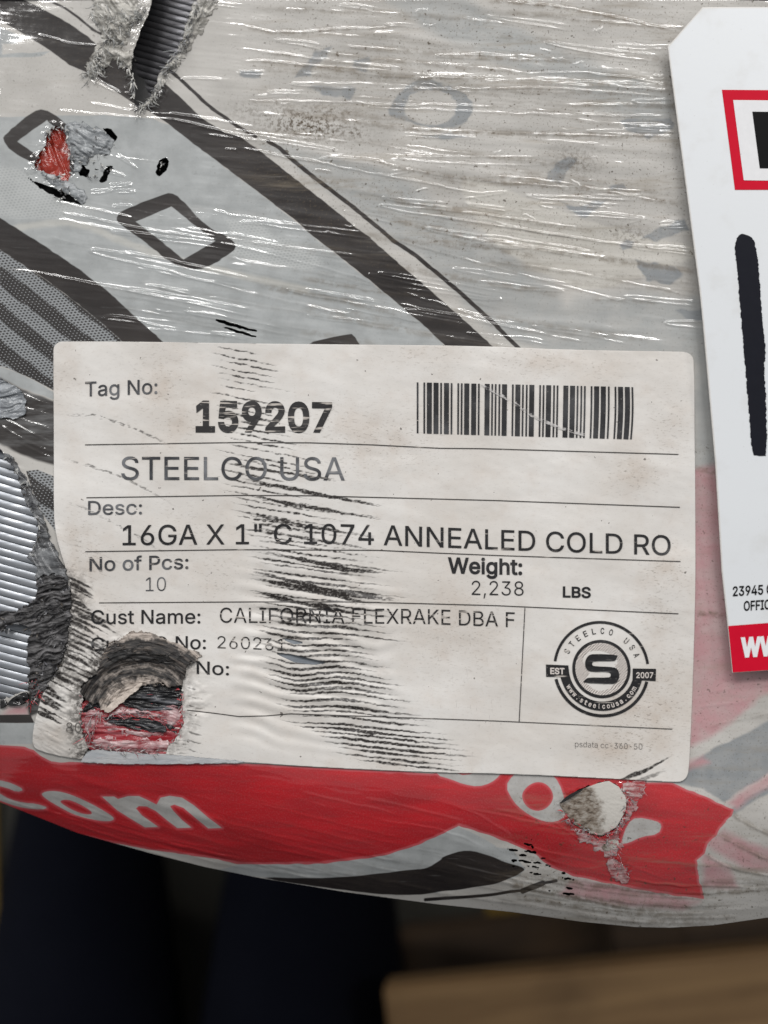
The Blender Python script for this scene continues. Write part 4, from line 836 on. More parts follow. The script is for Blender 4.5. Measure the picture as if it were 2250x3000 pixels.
# ------------------------------------------------------------------ printing on the label
def m_ink(name, col, wear, rot=.17, film=0.0):
    m = Mat(name); P = m.attr(PIX, "Vector")
    n1 = m.noise(m.vmap(P, (9, 105, 1), rot=-rot), 1.0, 3, .6); n2 = m.noise(P, 120, 3, .6); n3 = m.noise(P, 12, 2, .5)
    c = m.mix(m.ramp(n1, .70 - wear, .78 - wear, 0, .9), col, rgb(196, 188, 180))
    c = m.mix(m.ramp(n2, .62, .74, 0, .5), c, rgb(150, 144, 140))
    if film > 0: c = m.mix(m.ramp(n3, .4, .7, 0, film), c, rgb(150, 152, 156))  # grey sheen of the glossy film painted into the ink colour
    m.set(Base_Color=c, Roughness=.35); return m.m
INK = m_ink("ink", rgb(26, 25, 27), .06); INKW = m_ink("ink_rubbed", rgb(30, 28, 29), .15); INKG = m_ink("ink_faded_sheen", rgb(52, 53, 57), .1, film=.55); INKT = m_ink("ink_thin", rgb(84, 80, 78), .12); INKL = m_ink("ink_line", rgb(62, 58, 56), .1)
_ref = {}
# outlines of the plain sans-serif letters: advance, then closed contours, in thousandths
GLYPH = {
'"':[321,[78,318,70,509,136,509,128,318],[193,318,185,509,250,509,243,318]],
',':[188,[38,-119,68,71,137,71,84,-119]],
'-':[453,[337,244,337,188,114,188,114,244]],
'.':[188,[95,-4,78,-1,63,9,53,24,50,41,53,59,63,73,78,83,95,87,113,83,128,73,138,59,141,41,138,24,128,9,113,-1]],
'0':[453,[227,-7,174,1,130,24,95,62,69,113,53,178,48,254,53,330,69,395,95,447,130,484,174,508,227,516,279,508,323,484,358,447,384,395,400,330,405,254,400,178,384,113,359,62,323,24,279,1],[227,50,261,56,290,74,313,103,330,144,340,194,344,254,340,314,330,365,313,405,290,435,261,453,227,460,192,453,163,435,140,405,123,365,113,314,109,254,113,194,123,144,140,103,163,74,192,56]],
'1':[453,[76,0,76,55,391,55,391,0],[276,509,276,0,212,0,212,448,86,358,86,427,198,509]],
'2':[453,[64,0,64,47,234,229,282,282,311,327,320,371,317,397,308,419,293,436,273,449,224,460,196,457,172,447,153,433,139,413,130,390,127,362,66,362,71,405,86,442,111,473,143,496,182,511,225,516,268,511,306,497,337,474,361,445,376,411,381,372,371,318,336,259,267,180,153,60,389,57,389,0]],
'3':[453,[218,-7,173,-3,133,10,98,30,70,57,52,91,44,132,109,132,115,107,126,87,144,71,165,59,219,50,275,61,297,74,315,93,325,116,329,145,326,172,316,196,299,217,275,234,242,244,201,248,157,248,157,299,288,448,70,452,70,509,372,509,372,461,211,278,211,289,264,288,308,276,344,253,371,222,387,186,393,145,387,103,370,66,344,36,309,12,266,-2]],
'4':[453,[40,105,40,158,247,509,311,509,109,166,413,163,413,105],[282,0,282,121,282,146,282,318,343,318,343,0]],
'5':[453,[221,-7,178,-2,140,11,108,32,83,60,66,93,60,130,122,130,127,108,138,89,173,60,221,50,250,53,276,64,298,82,314,104,324,131,328,162,324,193,314,221,297,244,275,262,248,273,218,277,167,268,128,246,67,253,96,509,366,509,366,452,151,452,134,301,178,325,229,334,263,330,294,321,321,306,345,285,364,260,379,231,388,199,391,163,385,117,369,76,343,41,309,15,268,-1]],
'6':[453,[226,-7,182,-1,142,15,109,40,84,74,69,115,64,162,68,199,80,239,137,340,252,509,322,509,151,261,145,261,165,288,196,307,235,314,278,309,316,295,346,271,370,240,384,201,389,157,384,112,368,73,343,39,310,14,271,-2],[226,48,254,52,279,63,299,79,314,101,324,128,327,157,324,187,314,213,299,235,279,251,254,262,226,265,198,262,174,252,153,235,138,214,128,188,125,158,128,128,138,102,153,79,174,63,198,52]],
'7':[453,[97,0,323,448,62,452,62,509,391,509,391,449,165,0]],
'8':[453,[226,-7,178,-2,136,11,101,33,74,62,57,96,52,135,55,166,65,195,81,220,101,241,125,256,153,265,119,282,93,308,76,342,70,380,75,417,90,450,114,477,146,498,184,511,226,516,269,511,306,498,337,477,361,450,377,417,382,380,376,342,359,308,333,282,300,267,327,256,351,241,372,220,387,195,397,166,401,135,395,96,378,62,352,33,317,11,275,-2],[226,49,258,52,285,60,307,74,323,91,333,113,337,139,333,165,322,189,305,208,283,223,256,232,226,235,196,232,169,223,147,208,130,189,119,165,115,139,119,113,129,91,145,74,167,60,195,52],[226,290,274,300,293,313,307,330,316,351,319,376,316,399,308,420,294,437,275,449,226,460,177,449,159,437,145,420,136,399,133,376,136,351,145,330,159,313,178,300]],
'9':[453,[226,516,271,510,310,494,343,468,368,434,384,393,389,347,385,309,373,270,315,168,200,0,130,0,301,248,307,248,287,221,257,202,218,195,175,199,137,214,106,237,83,269,68,307,64,352,69,397,85,436,110,469,143,494,182,510],[226,460,199,457,174,446,154,429,138,407,129,381,125,352,129,322,138,295,154,274,174,257,199,247,226,243,254,247,279,257,299,273,314,295,324,321,327,350,324,381,314,407,299,429,279,446,254,457]],
':':[188,[95,-4,78,-1,63,9,53,24,50,41,53,59,63,73,78,83,95,87,113,83,128,73,138,59,141,41,138,24,128,9,113,-1],[95,271,78,274,63,284,53,299,50,316,53,334,63,349,78,359,95,362,113,359,128,349,138,334,141,316,138,299,128,284,113,274]],
'A':[480,[16,0,201,509,276,509,463,0,395,0,287,302,264,372,232,478,245,478,213,371,191,302,85,0],[110,142,110,199,370,199,370,142]],
'B':[456,[60,0,60,509,241,509,289,504,329,491,359,469,381,442,394,410,398,374,395,344,387,320,356,286,315,267,315,262,339,257,363,245,385,227,402,203,414,173,418,136,413,100,400,67,377,39,344,18,301,4,247,0],[125,57,245,57,296,63,330,80,349,105,355,137,352,161,342,184,327,203,306,218,279,228,248,231,125,231],[125,285,238,285,288,296,308,309,323,326,333,348,336,372,330,403,313,429,283,446,240,452,125,452]],
'C':[510,[267,-7,205,1,150,25,104,63,70,115,48,179,40,254,48,329,70,393,104,445,150,484,205,508,267,516,340,504,373,490,402,471,427,447,448,418,463,385,473,348,408,348,389,395,357,428,315,449,267,456,223,450,184,432,150,403,125,364,109,314,103,254,109,194,125,145,151,105,184,76,223,59,267,53,315,60,357,81,389,114,408,160,473,160,463,124,448,91,428,62,402,38,373,19,341,5,305,-4]],
'D':[502,[219,0,96,0,96,57,215,57,272,63,318,81,354,110,379,149,394,198,399,255,394,312,379,361,354,399,320,428,275,446,221,452,93,452,93,509,225,509,294,501,353,478,399,441,433,391,455,329,462,255,455,181,433,119,398,68,351,31,291,8],[125,509,125,0,60,0,60,509]],
'E':[419,[60,0,60,509,372,509,372,452,125,452,125,286,355,286,355,229,125,229,125,57,375,57,375,0]],
'F':[410,[60,0,60,509,369,509,369,452,125,452,125,278,346,278,346,221,125,221,125,0]],
'G':[520,[269,-7,205,1,149,25,104,64,69,116,47,179,40,254,47,329,69,393,103,445,149,484,203,508,265,516,304,513,340,504,374,489,403,469,429,445,449,416,465,384,474,349,408,349,387,393,356,427,315,448,265,456,222,450,183,432,150,404,125,364,109,314,103,254,109,194,125,145,151,105,184,76,224,59,269,53,309,57,345,71,374,93,396,123,410,160,415,202,434,199,283,199,283,256,478,256,478,200,471,141,451,91,419,50,377,19,326,0]],
'H':[517,[60,0,60,509,125,509,125,289,392,289,392,509,457,509,457,0,392,0,392,232,125,232,125,0]],
'I':[300,[31,0,31,57,118,57,118,452,31,452,31,509,269,509,269,452,183,452,183,57,269,57,269,0]],
'K':[467,[104,145,104,216,139,261,174,303,212,344,364,509,448,509,231,276],[60,0,60,509,125,509,125,334,124,225,125,193,125,0],[372,0,188,259,228,309,449,0]],
'L':[393,[60,0,60,509,125,509,125,57,361,57,361,0]],
'N':[523,[60,0,60,509,136,509,343,183,363,151,388,107,414,55,405,54,401,108,399,157,399,195,399,509,463,509,463,0,387,0,202,290,177,331,148,381,108,452,119,454,122,384,124,328,125,291,125,0]],
'O':[533,[267,-7,205,1,150,25,105,63,70,115,48,179,40,254,48,329,70,393,105,445,150,484,205,508,267,516,329,508,384,484,429,445,464,393,486,329,493,254,486,179,464,115,429,63,384,25,329,1],[267,53,310,59,349,76,383,105,408,144,425,194,430,254,425,314,408,365,383,404,349,433,310,450,267,456,223,450,184,433,151,404,125,364,109,314,103,254,109,194,125,144,151,105,184,76,223,59]],
'P':[445,[60,0,60,509,235,509,289,503,332,487,366,462,390,430,404,391,409,348,404,304,390,265,366,233,332,207,289,191,235,186,109,186,109,242,233,242,269,246,297,256,318,272,333,294,342,319,344,348,342,376,333,402,318,423,297,439,268,449,232,452,125,452,125,0]],
'R':[449,[60,0,60,509,236,509,290,504,333,489,367,465,390,433,405,395,409,352,405,309,390,271,367,240,333,217,289,203,236,198,96,198,96,255,234,255,269,258,298,267,319,281,334,300,342,324,345,352,342,380,334,405,319,425,298,440,269,449,233,452,125,452,125,0],[353,0,230,229,303,229,428,0]],
'S':[447,[224,-9,172,-4,128,9,91,31,64,60,46,96,38,137,104,137,110,110,123,88,142,71,166,59,224,49,257,52,286,60,311,74,329,92,341,114,346,139,342,161,332,179,296,205,245,222,184,239,128,260,86,289,60,326,52,372,58,413,75,448,102,476,138,498,180,511,227,516,275,511,316,498,351,476,377,449,394,415,401,378,337,378,326,412,302,437,267,453,225,459,194,456,167,448,145,435,129,418,118,398,115,376,119,352,131,334,169,308,212,293,264,279,312,264,359,238,395,198,405,171,408,139,403,99,386,64,360,34,323,11,278,-4]],
'T':[449,[32,452,32,509,417,509,417,452,257,452,257,0,193,0,193,452]],
'U':[517,[259,-8,203,-2,154,15,114,43,85,80,66,124,60,173,60,509,124,509,124,178,128,144,141,113,160,87,187,68,220,56,259,52,298,56,331,68,357,87,377,113,389,144,393,178,393,509,457,509,457,173,451,124,433,80,403,43,363,15,315,-2]],
'W':[686,[155,0,16,509,82,509,163,196,175,145,187,94,197,40,189,40,200,94,211,145,224,196,306,509,380,509,462,196,474,145,486,94,497,40,488,40,499,94,510,145,523,196,603,509,670,509,530,0,455,0,368,323,351,391,336,475,350,475,335,395,318,323,230,0]],
'X':[474,[18,0,217,284,217,236,29,509,104,509,178,400,204,361,223,329,243,292,232,292,252,329,272,361,298,400,374,509,446,509,259,239,259,287,456,0,382,0,292,129,268,165,250,195,230,231,244,231,225,196,206,166,182,129,91,0]],
'a':[389,[160,-9,126,-5,94,5,68,22,48,45,35,73,30,108,34,138,43,161,58,179,78,193,125,211,178,220,234,227,265,235,273,243,276,255,267,297,240,322,196,331,149,322,118,301,100,274,41,291,57,322,79,346,104,364,133,375,194,384,239,379,286,360,306,343,322,320,333,290,337,251,337,0,277,0,277,52,272,52,252,25,215,1],[170,45,202,49,228,59,248,74,263,93,272,115,276,138,276,190,259,182,231,176,200,171,175,168,134,159,103,139,95,124,92,105,102,72,130,52]],
'c':[396,[207,-8,159,-2,117,16,82,46,56,85,40,133,34,187,40,243,56,291,82,330,117,360,159,378,207,384,260,377,305,356,340,322,362,277,303,262,290,289,270,311,242,325,207,330,173,325,145,310,124,287,108,258,99,224,96,187,99,151,108,117,124,89,145,66,173,51,207,46,243,52,271,66,292,89,304,117,363,102,341,56,306,21,261,-1]],
'd':[424,[195,-8,151,-2,111,16,79,45,55,84,39,133,34,189,39,245,55,293,79,332,112,361,151,378,196,384,228,381,253,373,287,346,306,319,311,319,311,509,372,509,372,0,313,0,313,59,307,59,287,31,252,4,227,-5],[205,47,236,51,263,65,284,86,299,115,309,150,312,189,309,229,300,263,284,291,263,312,237,325,205,330,172,325,145,311,124,290,108,261,99,227,96,189,99,151,109,117,124,88,145,66,172,51]],
'e':[404,[212,-8,161,-2,117,16,82,46,56,85,40,132,34,187,39,242,55,290,81,329,115,359,157,378,205,384,266,374,294,361,319,341,341,315,357,282,368,242,371,194,371,169,75,169,75,221,338,221,310,202,307,237,298,269,283,294,263,314,237,326,205,330,173,326,146,313,125,294,109,270,99,241,96,211,96,178,100,139,110,106,128,80,151,61,179,50,212,46,254,53,285,73,306,105,365,91,353,63,335,39,311,19,283,4,249,-5]],
'f':[254,[228,379,228,327,6,327,6,379],[81,0,81,432,84,461,96,486,113,505,135,519,187,530,222,527,243,521,227,468,215,472,195,474,171,470,154,460,145,443,142,419,142,0]],
'g':[425,[207,-151,168,-148,134,-140,82,-110,51,-69,101,-41,122,-66,154,-88,207,-97,249,-92,282,-75,304,-47,311,-6,311,68,306,68,287,41,252,16,227,8,195,5,152,10,113,27,80,53,55,90,39,136,34,191,39,246,55,293,80,332,112,361,152,378,196,384,228,382,253,373,288,346,308,319,313,319,313,379,372,379,372,-9,367,-54,350,-90,324,-117,291,-136,251,-147],[205,59,237,63,264,75,285,95,300,121,309,154,312,193,309,231,300,264,285,291,264,312,237,325,205,330,172,325,145,312,124,290,109,262,99,229,96,193,99,155,109,123,124,96,145,76,172,63]],
'h':[410,[114,227,114,0,53,0,53,509,114,509,114,287,102,287,124,332,152,362,187,379,227,384,264,380,295,369,321,349,341,321,353,285,357,240,357,0,296,0,296,235,290,275,273,304,246,323,210,329,184,326,161,317,141,303,126,283,117,257]],
'i':[167,[53,0,53,379,114,379,114,0],[84,443,67,446,54,455,44,468,41,483,44,499,54,512,67,521,84,524,100,521,114,512,123,499,126,483,123,468,114,455,100,446]],
'l':[189,[139,-2,101,3,74,20,58,47,53,84,53,509,114,509,114,99,120,62,130,54,146,52,160,53,170,54,181,3,162,-1]],
'm':[610,[53,0,53,379,112,379,112,295,108,295,118,323,132,346,172,376,219,386,257,380,287,361,309,331,321,295,312,295,322,321,337,343,381,375,437,386,468,383,497,372,522,354,541,328,553,296,557,255,557,0,496,0,496,254,490,289,473,313,447,326,419,330,395,328,374,320,345,290,335,247,335,0,274,0,274,260,269,288,253,311,229,326,199,330,158,320,140,307,126,289,117,266,114,238,114,0]],
'o':[415,[207,-8,159,-2,117,16,82,46,56,85,40,133,34,187,40,243,56,291,82,330,117,360,159,378,207,384,256,378,299,360,333,330,359,291,376,243,381,187,376,133,359,85,333,46,299,16,256,-2],[207,46,242,51,270,66,292,89,307,117,316,151,319,187,316,224,307,258,292,287,270,310,242,325,207,330,173,325,145,310,124,287,108,258,99,224,96,187,99,151,108,117,124,89,145,66,173,51]],
'p':[424,[53,-143,53,379,112,379,112,319,118,319,137,346,171,373,197,381,229,384,274,378,313,361,345,332,370,293,385,245,390,189,385,133,370,84,346,45,313,16,274,-2,229,-8,198,-5,173,4,138,31,118,59,114,59,114,-143],[220,47,253,51,279,66,301,88,316,117,325,151,328,189,325,227,316,261,301,290,280,311,253,325,220,330,188,325,161,312,140,291,125,263,116,229,113,189,116,150,125,115,140,86,162,65,188,51]],
's':[365,[182,-8,145,-5,112,3,84,18,62,38,45,63,36,94,94,107,105,79,124,60,150,49,181,45,217,50,244,62,262,81,268,103,265,121,254,136,237,147,212,155,149,170,104,186,72,208,53,237,47,274,51,305,65,332,87,354,115,370,149,381,187,384,223,381,254,372,279,358,299,339,324,290,268,277,258,298,243,316,219,328,187,333,156,329,131,317,114,299,109,277,112,258,124,243,172,223,229,209,275,194,306,171,325,142,331,107,326,75,312,47,290,24,260,6,223,-5]],
't':[227,[204,379,204,327,6,327,6,379],[65,471,126,471,126,98,128,76,136,61,150,53,170,50,185,51,202,54,213,2,192,-3,168,-4,125,2,92,21,72,52,65,93]],
'u':[410,[182,-5,146,-1,115,11,89,31,69,59,57,95,53,139,53,379,114,379,114,144,119,105,137,75,164,56,200,50,226,53,249,62,268,77,283,97,293,122,296,153,296,379,357,379,357,0,298,0,298,92,307,92,286,47,257,17,222,0]],
'w':[567,[138,0,23,379,87,379,133,214,154,137,175,41,165,41,186,135,206,214,252,379,316,379,362,214,382,136,402,41,391,41,413,135,434,214,480,379,545,379,429,0,368,0,319,172,305,225,291,280,277,338,291,338,277,280,263,225,248,172,199,0]],
' ':[188]}

def thicken(p, b, gl):
    """move a contour outwards by b along its corner normals"""
    if b == 0: return p
    o = np.array(gl[1], float).reshape(-1, 2); big = max(gl[1:], key=lambda c: np.ptp(c[0::2]) * np.ptp(c[1::2])); o = np.array(big, float).reshape(-1, 2)
    area = np.sum(o[:, 0] * np.roll(o[:, 1], -1) - np.roll(o[:, 0], -1) * o[:, 1]); sg = 1 if area > 0 else -1
    e1 = p - np.roll(p, 1, 0); e2 = np.roll(p, -1, 0) - p
    n1 = np.stack([e1[:, 1], -e1[:, 0]], -1); n2 = np.stack([e2[:, 1], -e2[:, 0]], -1)
    n1 /= np.linalg.norm(n1, axis=1)[:, None] + 1e-9; n2 /= np.linalg.norm(n2, axis=1)[:, None] + 1e-9
    m_ = n1 + n2; l_ = np.linalg.norm(m_, axis=1)[:, None] + 1e-6; m_ /= l_
    k_ = 1 / np.clip((m_ * n1).sum(1), .62, 1)[:, None]
    return p + sg * b * m_ * k_
_glyph_tris = {}
def glyph_tris(ch, bold):
    """triangles of one letter: its contours' union by winding number"""
    from mathutils.geometry import delaunay_2d_cdt
    key = (ch, bold)
    if key not in _glyph_tris:
        gl = GLYPH[ch]; loops = [thicken(np.array(c, float).reshape(-1, 2) * .001, bold, gl) for c in gl[1:]]
        vs, es = [], []
        for p in loops:
            k = len(vs); n = len(p); vs += [Vector((a, b)) for a, b in p]; es += [(k + i, k + (i + 1) % n) for i in range(n)]
        V, _, F, _, _, _ = delaunay_2d_cdt(vs, es, [], 0, 1e-6)
        V = np.array([(v.x, v.y) for v in V]); F = np.array(F); c = V[F].mean(1); wn = np.zeros(len(F))
        for p in loops:
            a = p; b = np.roll(p, -1, 0)
            for (ax, ay), (bx, by) in zip(a, b):
                cr_ = (bx - ax) * (c[:, 1] - ay) - (c[:, 0] - ax) * (by - ay)
                wn += ((ay <= c[:, 1]) & (by > c[:, 1]) & (cr_ > 0)) * 1.0 - ((ay > c[:, 1]) & (by <= c[:, 1]) & (cr_ < 0)) * 1.0
        _glyph_tris[key] = (V, F[np.abs(wn) > .5])
    return _glyph_tris[key]
def text_geo(s, bold):
    x = 0.0; VV, FF, n = [], [], 0
    for ch in s:
        if ch != " ":
            V, F = glyph_tris(ch, bold); VV.append(V + [x, 0]); FF += [tuple(int(i) + n for i in f) for f in F]; n += len(V)
        x += GLYPH[ch][0] * .001
    co_ = np.concatenate(VV); return np.concatenate([co_, 0 * co_[:, :1]], 1), FF
def cap_h():
    if "H" not in _ref: c, _ = text_geo("H", 0); _ref["H"] = c[:, 1].max()
    return _ref["H"]
def put_text(s, x0, x1, basel, h, parent, mat, bold=0.0, zf=label_z, off=1.7e-4, name="printed_text", h2=None, xform=None):
    c, F = text_geo(s, bold); ch = cap_h()
    t = (c[:, 0] - c[:, 0].min()) / (c[:, 0].max() - c[:, 0].min()); px = x0 + t * (x1 - x0)
    bx = [p[0] for p in basel]; by = [p[1] for p in basel]
    hh = h + ((h2 or h) - h) * t
    py = np.interp(px, bx, by) - c[:, 1] / ch * hh
    if xform: px, py = xform(px, py)
    V = U(px, py, zf(px, py) + off)
    me = bpy.data.meshes.new(name); me.from_pydata([tuple(v) for v in V], [], F)
    a = me.attributes.new("pix", 'FLOAT_VECTOR', 'POINT'); a.data.foreach_set("vector", (np.stack([px, py, 0 * px], -1) * .001).astype(np.float32).ravel())
    return link(name, me, mat, parent)
def strip(pts, w, parent, mat, name="printed_rule", zf=label_z, off=1.5e-4, step=14):
    p = []
    for (a, b), (c, d) in zip(pts[:-1], pts[1:]):
        m_ = max(1, int(math.hypot(c - a, d - b) / step)); p += [(a + (c - a) * i / m_, b + (d - b) * i / m_) for i in range(m_)]
    p.append(pts[-1]); p = np.array(p, float); g = np.gradient(p, axis=0); g /= np.linalg.norm(g, axis=1)[:, None] + 1e-9
    nrm = np.stack([-g[:, 1], g[:, 0]], -1) * w / 2; q = np.concatenate([p - nrm, p + nrm]); n = len(p); i = np.arange(n - 1)
    V = U(q[:, 0], q[:, 1], zf(q[:, 0], q[:, 1]) + off)
    return link(name, quick_mesh(name, V, np.stack([i + n, i + n + 1, i + 1, i], -1), attrs={"pix": np.concatenate([q, q[:, :1] * 0], 1) * .001}), mat, parent)
B = .012
put_text("Tag No:", 249, 461, [(249, 1161), (461, 1153)], 42, label, INKG, .006)
put_text("159207", 573, 973, [(573, 1262), (973, 1263)], 84, label, INKW, .030, h2=80)
put_text("STEELCO USA", 355, 1010, [(355, 1405), (1010, 1407)], 67, label, INKG, .002)
put_text("Desc:", 258, 416, [(258, 1508), (416, 1506)], 40, label, INKG, .006)
put_text("16GA X 1\" C 1074 ANNEALED COLD RO", 359, 1965, [(359, 1597), (700, 1594), (960, 1593), (1140, 1597), (1480, 1611), (1965, 1627)], 58, label, INK, .003)
put_text("No of Pcs:", 262, 552, [(262, 1673), (552, 1666)], 40, label, INKG, .008)
put_text("10", 427, 486, [(427, 1732), (486, 1731)], 41, label, INKG, -.008)
put_text("Weight:", 1312, 1530, [(1312, 1678), (1530, 1683)], 44, label, INK, .02)
put_text("2,238", 1382, 1534, [(1382, 1743), (1534, 1745)], 42, label, INK, -.006)
put_text("LBS", 1649, 1731, [(1649, 1749), (1731, 1751)], 30, label, INK, .022)
put_text("Cust Name:", 267, 587, [(267, 1828), (587, 1826)], 40, label, INK, .006)
put_text("CALIFORNIA FLEXRAKE DBA F", 644, 1508, [(644, 1824), (1000, 1826), (1250, 1828), (1508, 1838)], 44, label, INKW, -.002)
put_text("Cust PO No:", 267, 603, [(267, 1906), (603, 1901)], 38, label, INK, .006)
put_text("260261", 637, 836, [(637, 1899), (740, 1902), (836, 1908)], 36, label, INKW, -.006)
put_text("No:", 576, 671, [(576, 1974), (671, 1978)], 37, label, INK, .006)
put_text("80", 194, 238, [(194, 2145), (238, 2146)], 29, label, INKT, -.012)
put_text("psdata cc-360-50", 1685, 1882, [(1685, 2188), (1882, 2196)], 17, label, INKT, -.012)
strip([(249, 1303), (700, 1296), (910, 1297), (1090, 1303), (1288, 1313), (1410, 1314), (1988, 1331)], 2.6, label, INKL)
strip([(253, 1458), (700, 1451), (905, 1452), (1100, 1457), (1450, 1466), (1992, 1486)], 2.6, label, INKL)
strip([(250, 1616), (700, 1610), (1107, 1612), (1280, 1620), (1450, 1627), (1994, 1645)], 2.6, label, INKL)
strip([(290, 1766), (750, 1763), (1030, 1763), (1152, 1766), (1450, 1774), (1988, 1798)], 2.6, label, INKL)
strip([(548, 2080), (633, 2090), (700, 2099), (780, 2097), (850, 2091), (1062, 2098), (1450, 2112), (1970, 2136)], 2.4, label, INKL)
strip([(1538, 1781), (1521, 2116)], 2.6, label, INKL)
# code 39 bars
C39 = {'*': 'nwnnwnwnn', '1': 'wnnwnnnnw', '5': 'wnnwwnnnn', '9': 'nnwwnnwnn', '2': 'nnwwnnnnw', '0': 'nnnwwnwnn', '7': 'nnnwnnwnw'}
seq = []
for ch in "*159207*":
    for i, e in enumerate(C39[ch]): seq.append((i % 2 == 0, 2.9 if e == 'w' else 1.0))
    seq.append((False, 1.2))
seq.pop(); tot = sum(w for _, w in seq); x = 0.0
barcode = []; Vb, Fb, Pb = [], [], []
for on, w in seq:
    if on:
        n = 9
        for e_ in (x, x + w):
            t = e_ / tot
            for k_ in range(n):
                s_ = k_ / (n - 1); xx = 1221 + 634 * t - 4 * t * s_ + 5 * math.sin(s_ * 3.14) * t ** 6 * .6; yy = 1120 + 14 * t + s_ * (149 + 4 * t); Pb.append((xx, yy, 0))
        b0 = len(Pb) - 2 * n
        for k_ in range(n - 1): Fb.append((b0 + k_ + 1, b0 + n + k_ + 1, b0 + n + k_, b0 + k_))
    x += w
Pb = np.array(Pb)
prop(link("barcode", quick_mesh("barcode", U(Pb[:, 0], Pb[:, 1], label_z(Pb[:, 0], Pb[:, 1]) + 1.6e-4), Fb, attrs={"pix": Pb * .001}), m_ink("ink_barcode", rgb(24, 24, 27), .02, film=.12), label), kind="stuff")
mcr = Mat("rubbed_crease"); Pr = mcr.attr(PIX, "Vector"); mcr.set(Base_Color=rgb(205, 202, 200), Roughness=.4, Alpha=mcr.ramp(mcr.noise(mcr.vmap(Pr, (60, 60, 1)), 1.0, 4, .7), .42, .6, 0, .85))
strip([(1408, 1128), (1450, 1148), (1500, 1176), (1558, 1217), (1635, 1252), (1712, 1274)], 9, label, mcr.m, "crease_mark", off=2.3e-4)
# round emblem
LCX, LCY = 1762.0, 1960.0
cL = lambda p: cr(p, 1550, 1750, 450 / 1659.0)
def arc(r, a0, a1, w, mat=INK, off=1.6e-4, name="emblem_ring"):
    n = max(8, int(abs(a1 - a0) / 4)); return strip([(LCX + r * math.cos(math.radians(a)), LCY + r * math.sin(math.radians(a)) + .03 * r * math.cos(math.radians(a))) for a in np.linspace(a0, a1, n)], w, label, mat, name, off=off, step=30)
def flat_poly(pts, mat, name, off=1.6e-4, zf=label_z, parent=None):
    from mathutils.geometry import tessellate_polygon
    p = np.array(pts, float); tri = tessellate_polygon([[Vector((a, b, 0)) for a, b in p]])
    tri = [(a, c, b) if ((p[b][0] - p[a][0]) * (p[c][1] - p[a][1]) - (p[b][1] - p[a][1]) * (p[c][0] - p[a][0])) > 0 else (a, b, c) for a, b, c in tri]
    return link(name, quick_mesh(name, U(p[:, 0], p[:, 1], zf(p[:, 0], p[:, 1]) + off), None, tri, attrs={"pix": np.concatenate([p, p[:, :1] * 0], 1) * .001}), mat, parent or label)
mh = Mat("ink_hatched"); Ph = mh.attr(PIX, "Vector"); wv = mh.nd("ShaderNodeTexWave", wave_type='BANDS', bands_direction='DIAGONAL'); mh.put(wv.inputs[0], Ph); wv.inputs[1].default_value = 75; wv.inputs[2].default_value = 4; wv.inputs["Detail"].default_value = 2
mh.set(Base_Color=mh.mix(mh.ramp(wv.outputs[1], .62, .8), rgb(214, 206, 200), rgb(120, 114, 110)), Roughness=.4)
flat_poly([(LCX + 80 * math.cos(a), LCY + 80 * math.sin(a)) for a in np.linspace(0, 6.283, 41)[:-1]], mh.m, "emblem_field", 1.4e-4)
arc(81, 0, 360, 9); arc(137, 188, 352, 8); arc(137, 14, 166, 9); arc(109, 2, 178, 27, name="emblem_band")
flat_poly(cL([(182, 725), (425, 735), (432, 860), (185, 858)]), INK, "emblem_box"); flat_poly(cL([(1120, 768), (1372, 772), (1368, 905), (1118, 890)]), INK, "emblem_box")
flat_poly(chaikin(cL([(962, 620), (690, 610), (640, 628), (610, 675), (603, 730), (622, 780), (670, 806), (850, 806), (882, 820), (884, 850), (860, 868), (640, 865), (608, 885), (578, 926), (900, 938), (942, 925), (972, 880), (977, 830), (957, 775), (910, 752), (710, 745), (684, 735), (680, 710), (700, 690), (905, 690), (935, 683), (948, 655)]), 1), INK, "emblem_letter", 1.9e-4)
def arc_text(s, r, a0, a1, h, mat, flip=False, off=1.6e-4, bold=0.0):
    for i, ch in enumerate(s):
        if ch == " ": continue
        a = math.radians(a0 + (a1 - a0) * i / (len(s) - 1)); cx, cy = LCX + r * math.cos(a), LCY + r * math.sin(a) + .03 * r * math.cos(a)
        rot = a + math.pi / 2 if not flip else a - math.pi / 2
        wd = h * (.85 if ch in "wWmM" else .62 if ch not in ".il1" else .2)
        def xf(px, py, cx=cx, cy=cy, rot=rot): return cx + px * math.cos(rot) - py * math.sin(rot), cy + px * math.sin(rot) + py * math.cos(rot)
        put_text(ch, -wd / 2, wd / 2, [(-99, h / 2), (99, h / 2)], h, label, mat, bold, name="emblem_text", xform=xf, off=off)
PALEINK = Mat("bare_paper_letters"); PALEINK.set(Base_Color=rgb(206, 198, 192), Roughness=.45); PALEINK = PALEINK.m
arc_text("STEELCO USA", 112, 206, 337, 17, INKW, bold=.01)
arc_text("www.steelcousa.com", 109, 150, 30, 14, PALEINK, flip=True, off=2.2e-4, bold=.02)
put_text("EST", 1612, 1654, [(1612, 1974), (1654, 1975)], 17, label, PALEINK, .03, off=2.2e-4, name="emblem_text"); put_text("2007", 1864, 1914, [(1864, 1986), (1914, 1986)], 16, label, PALEINK, .02, off=2.2e-4, name="emblem_text")

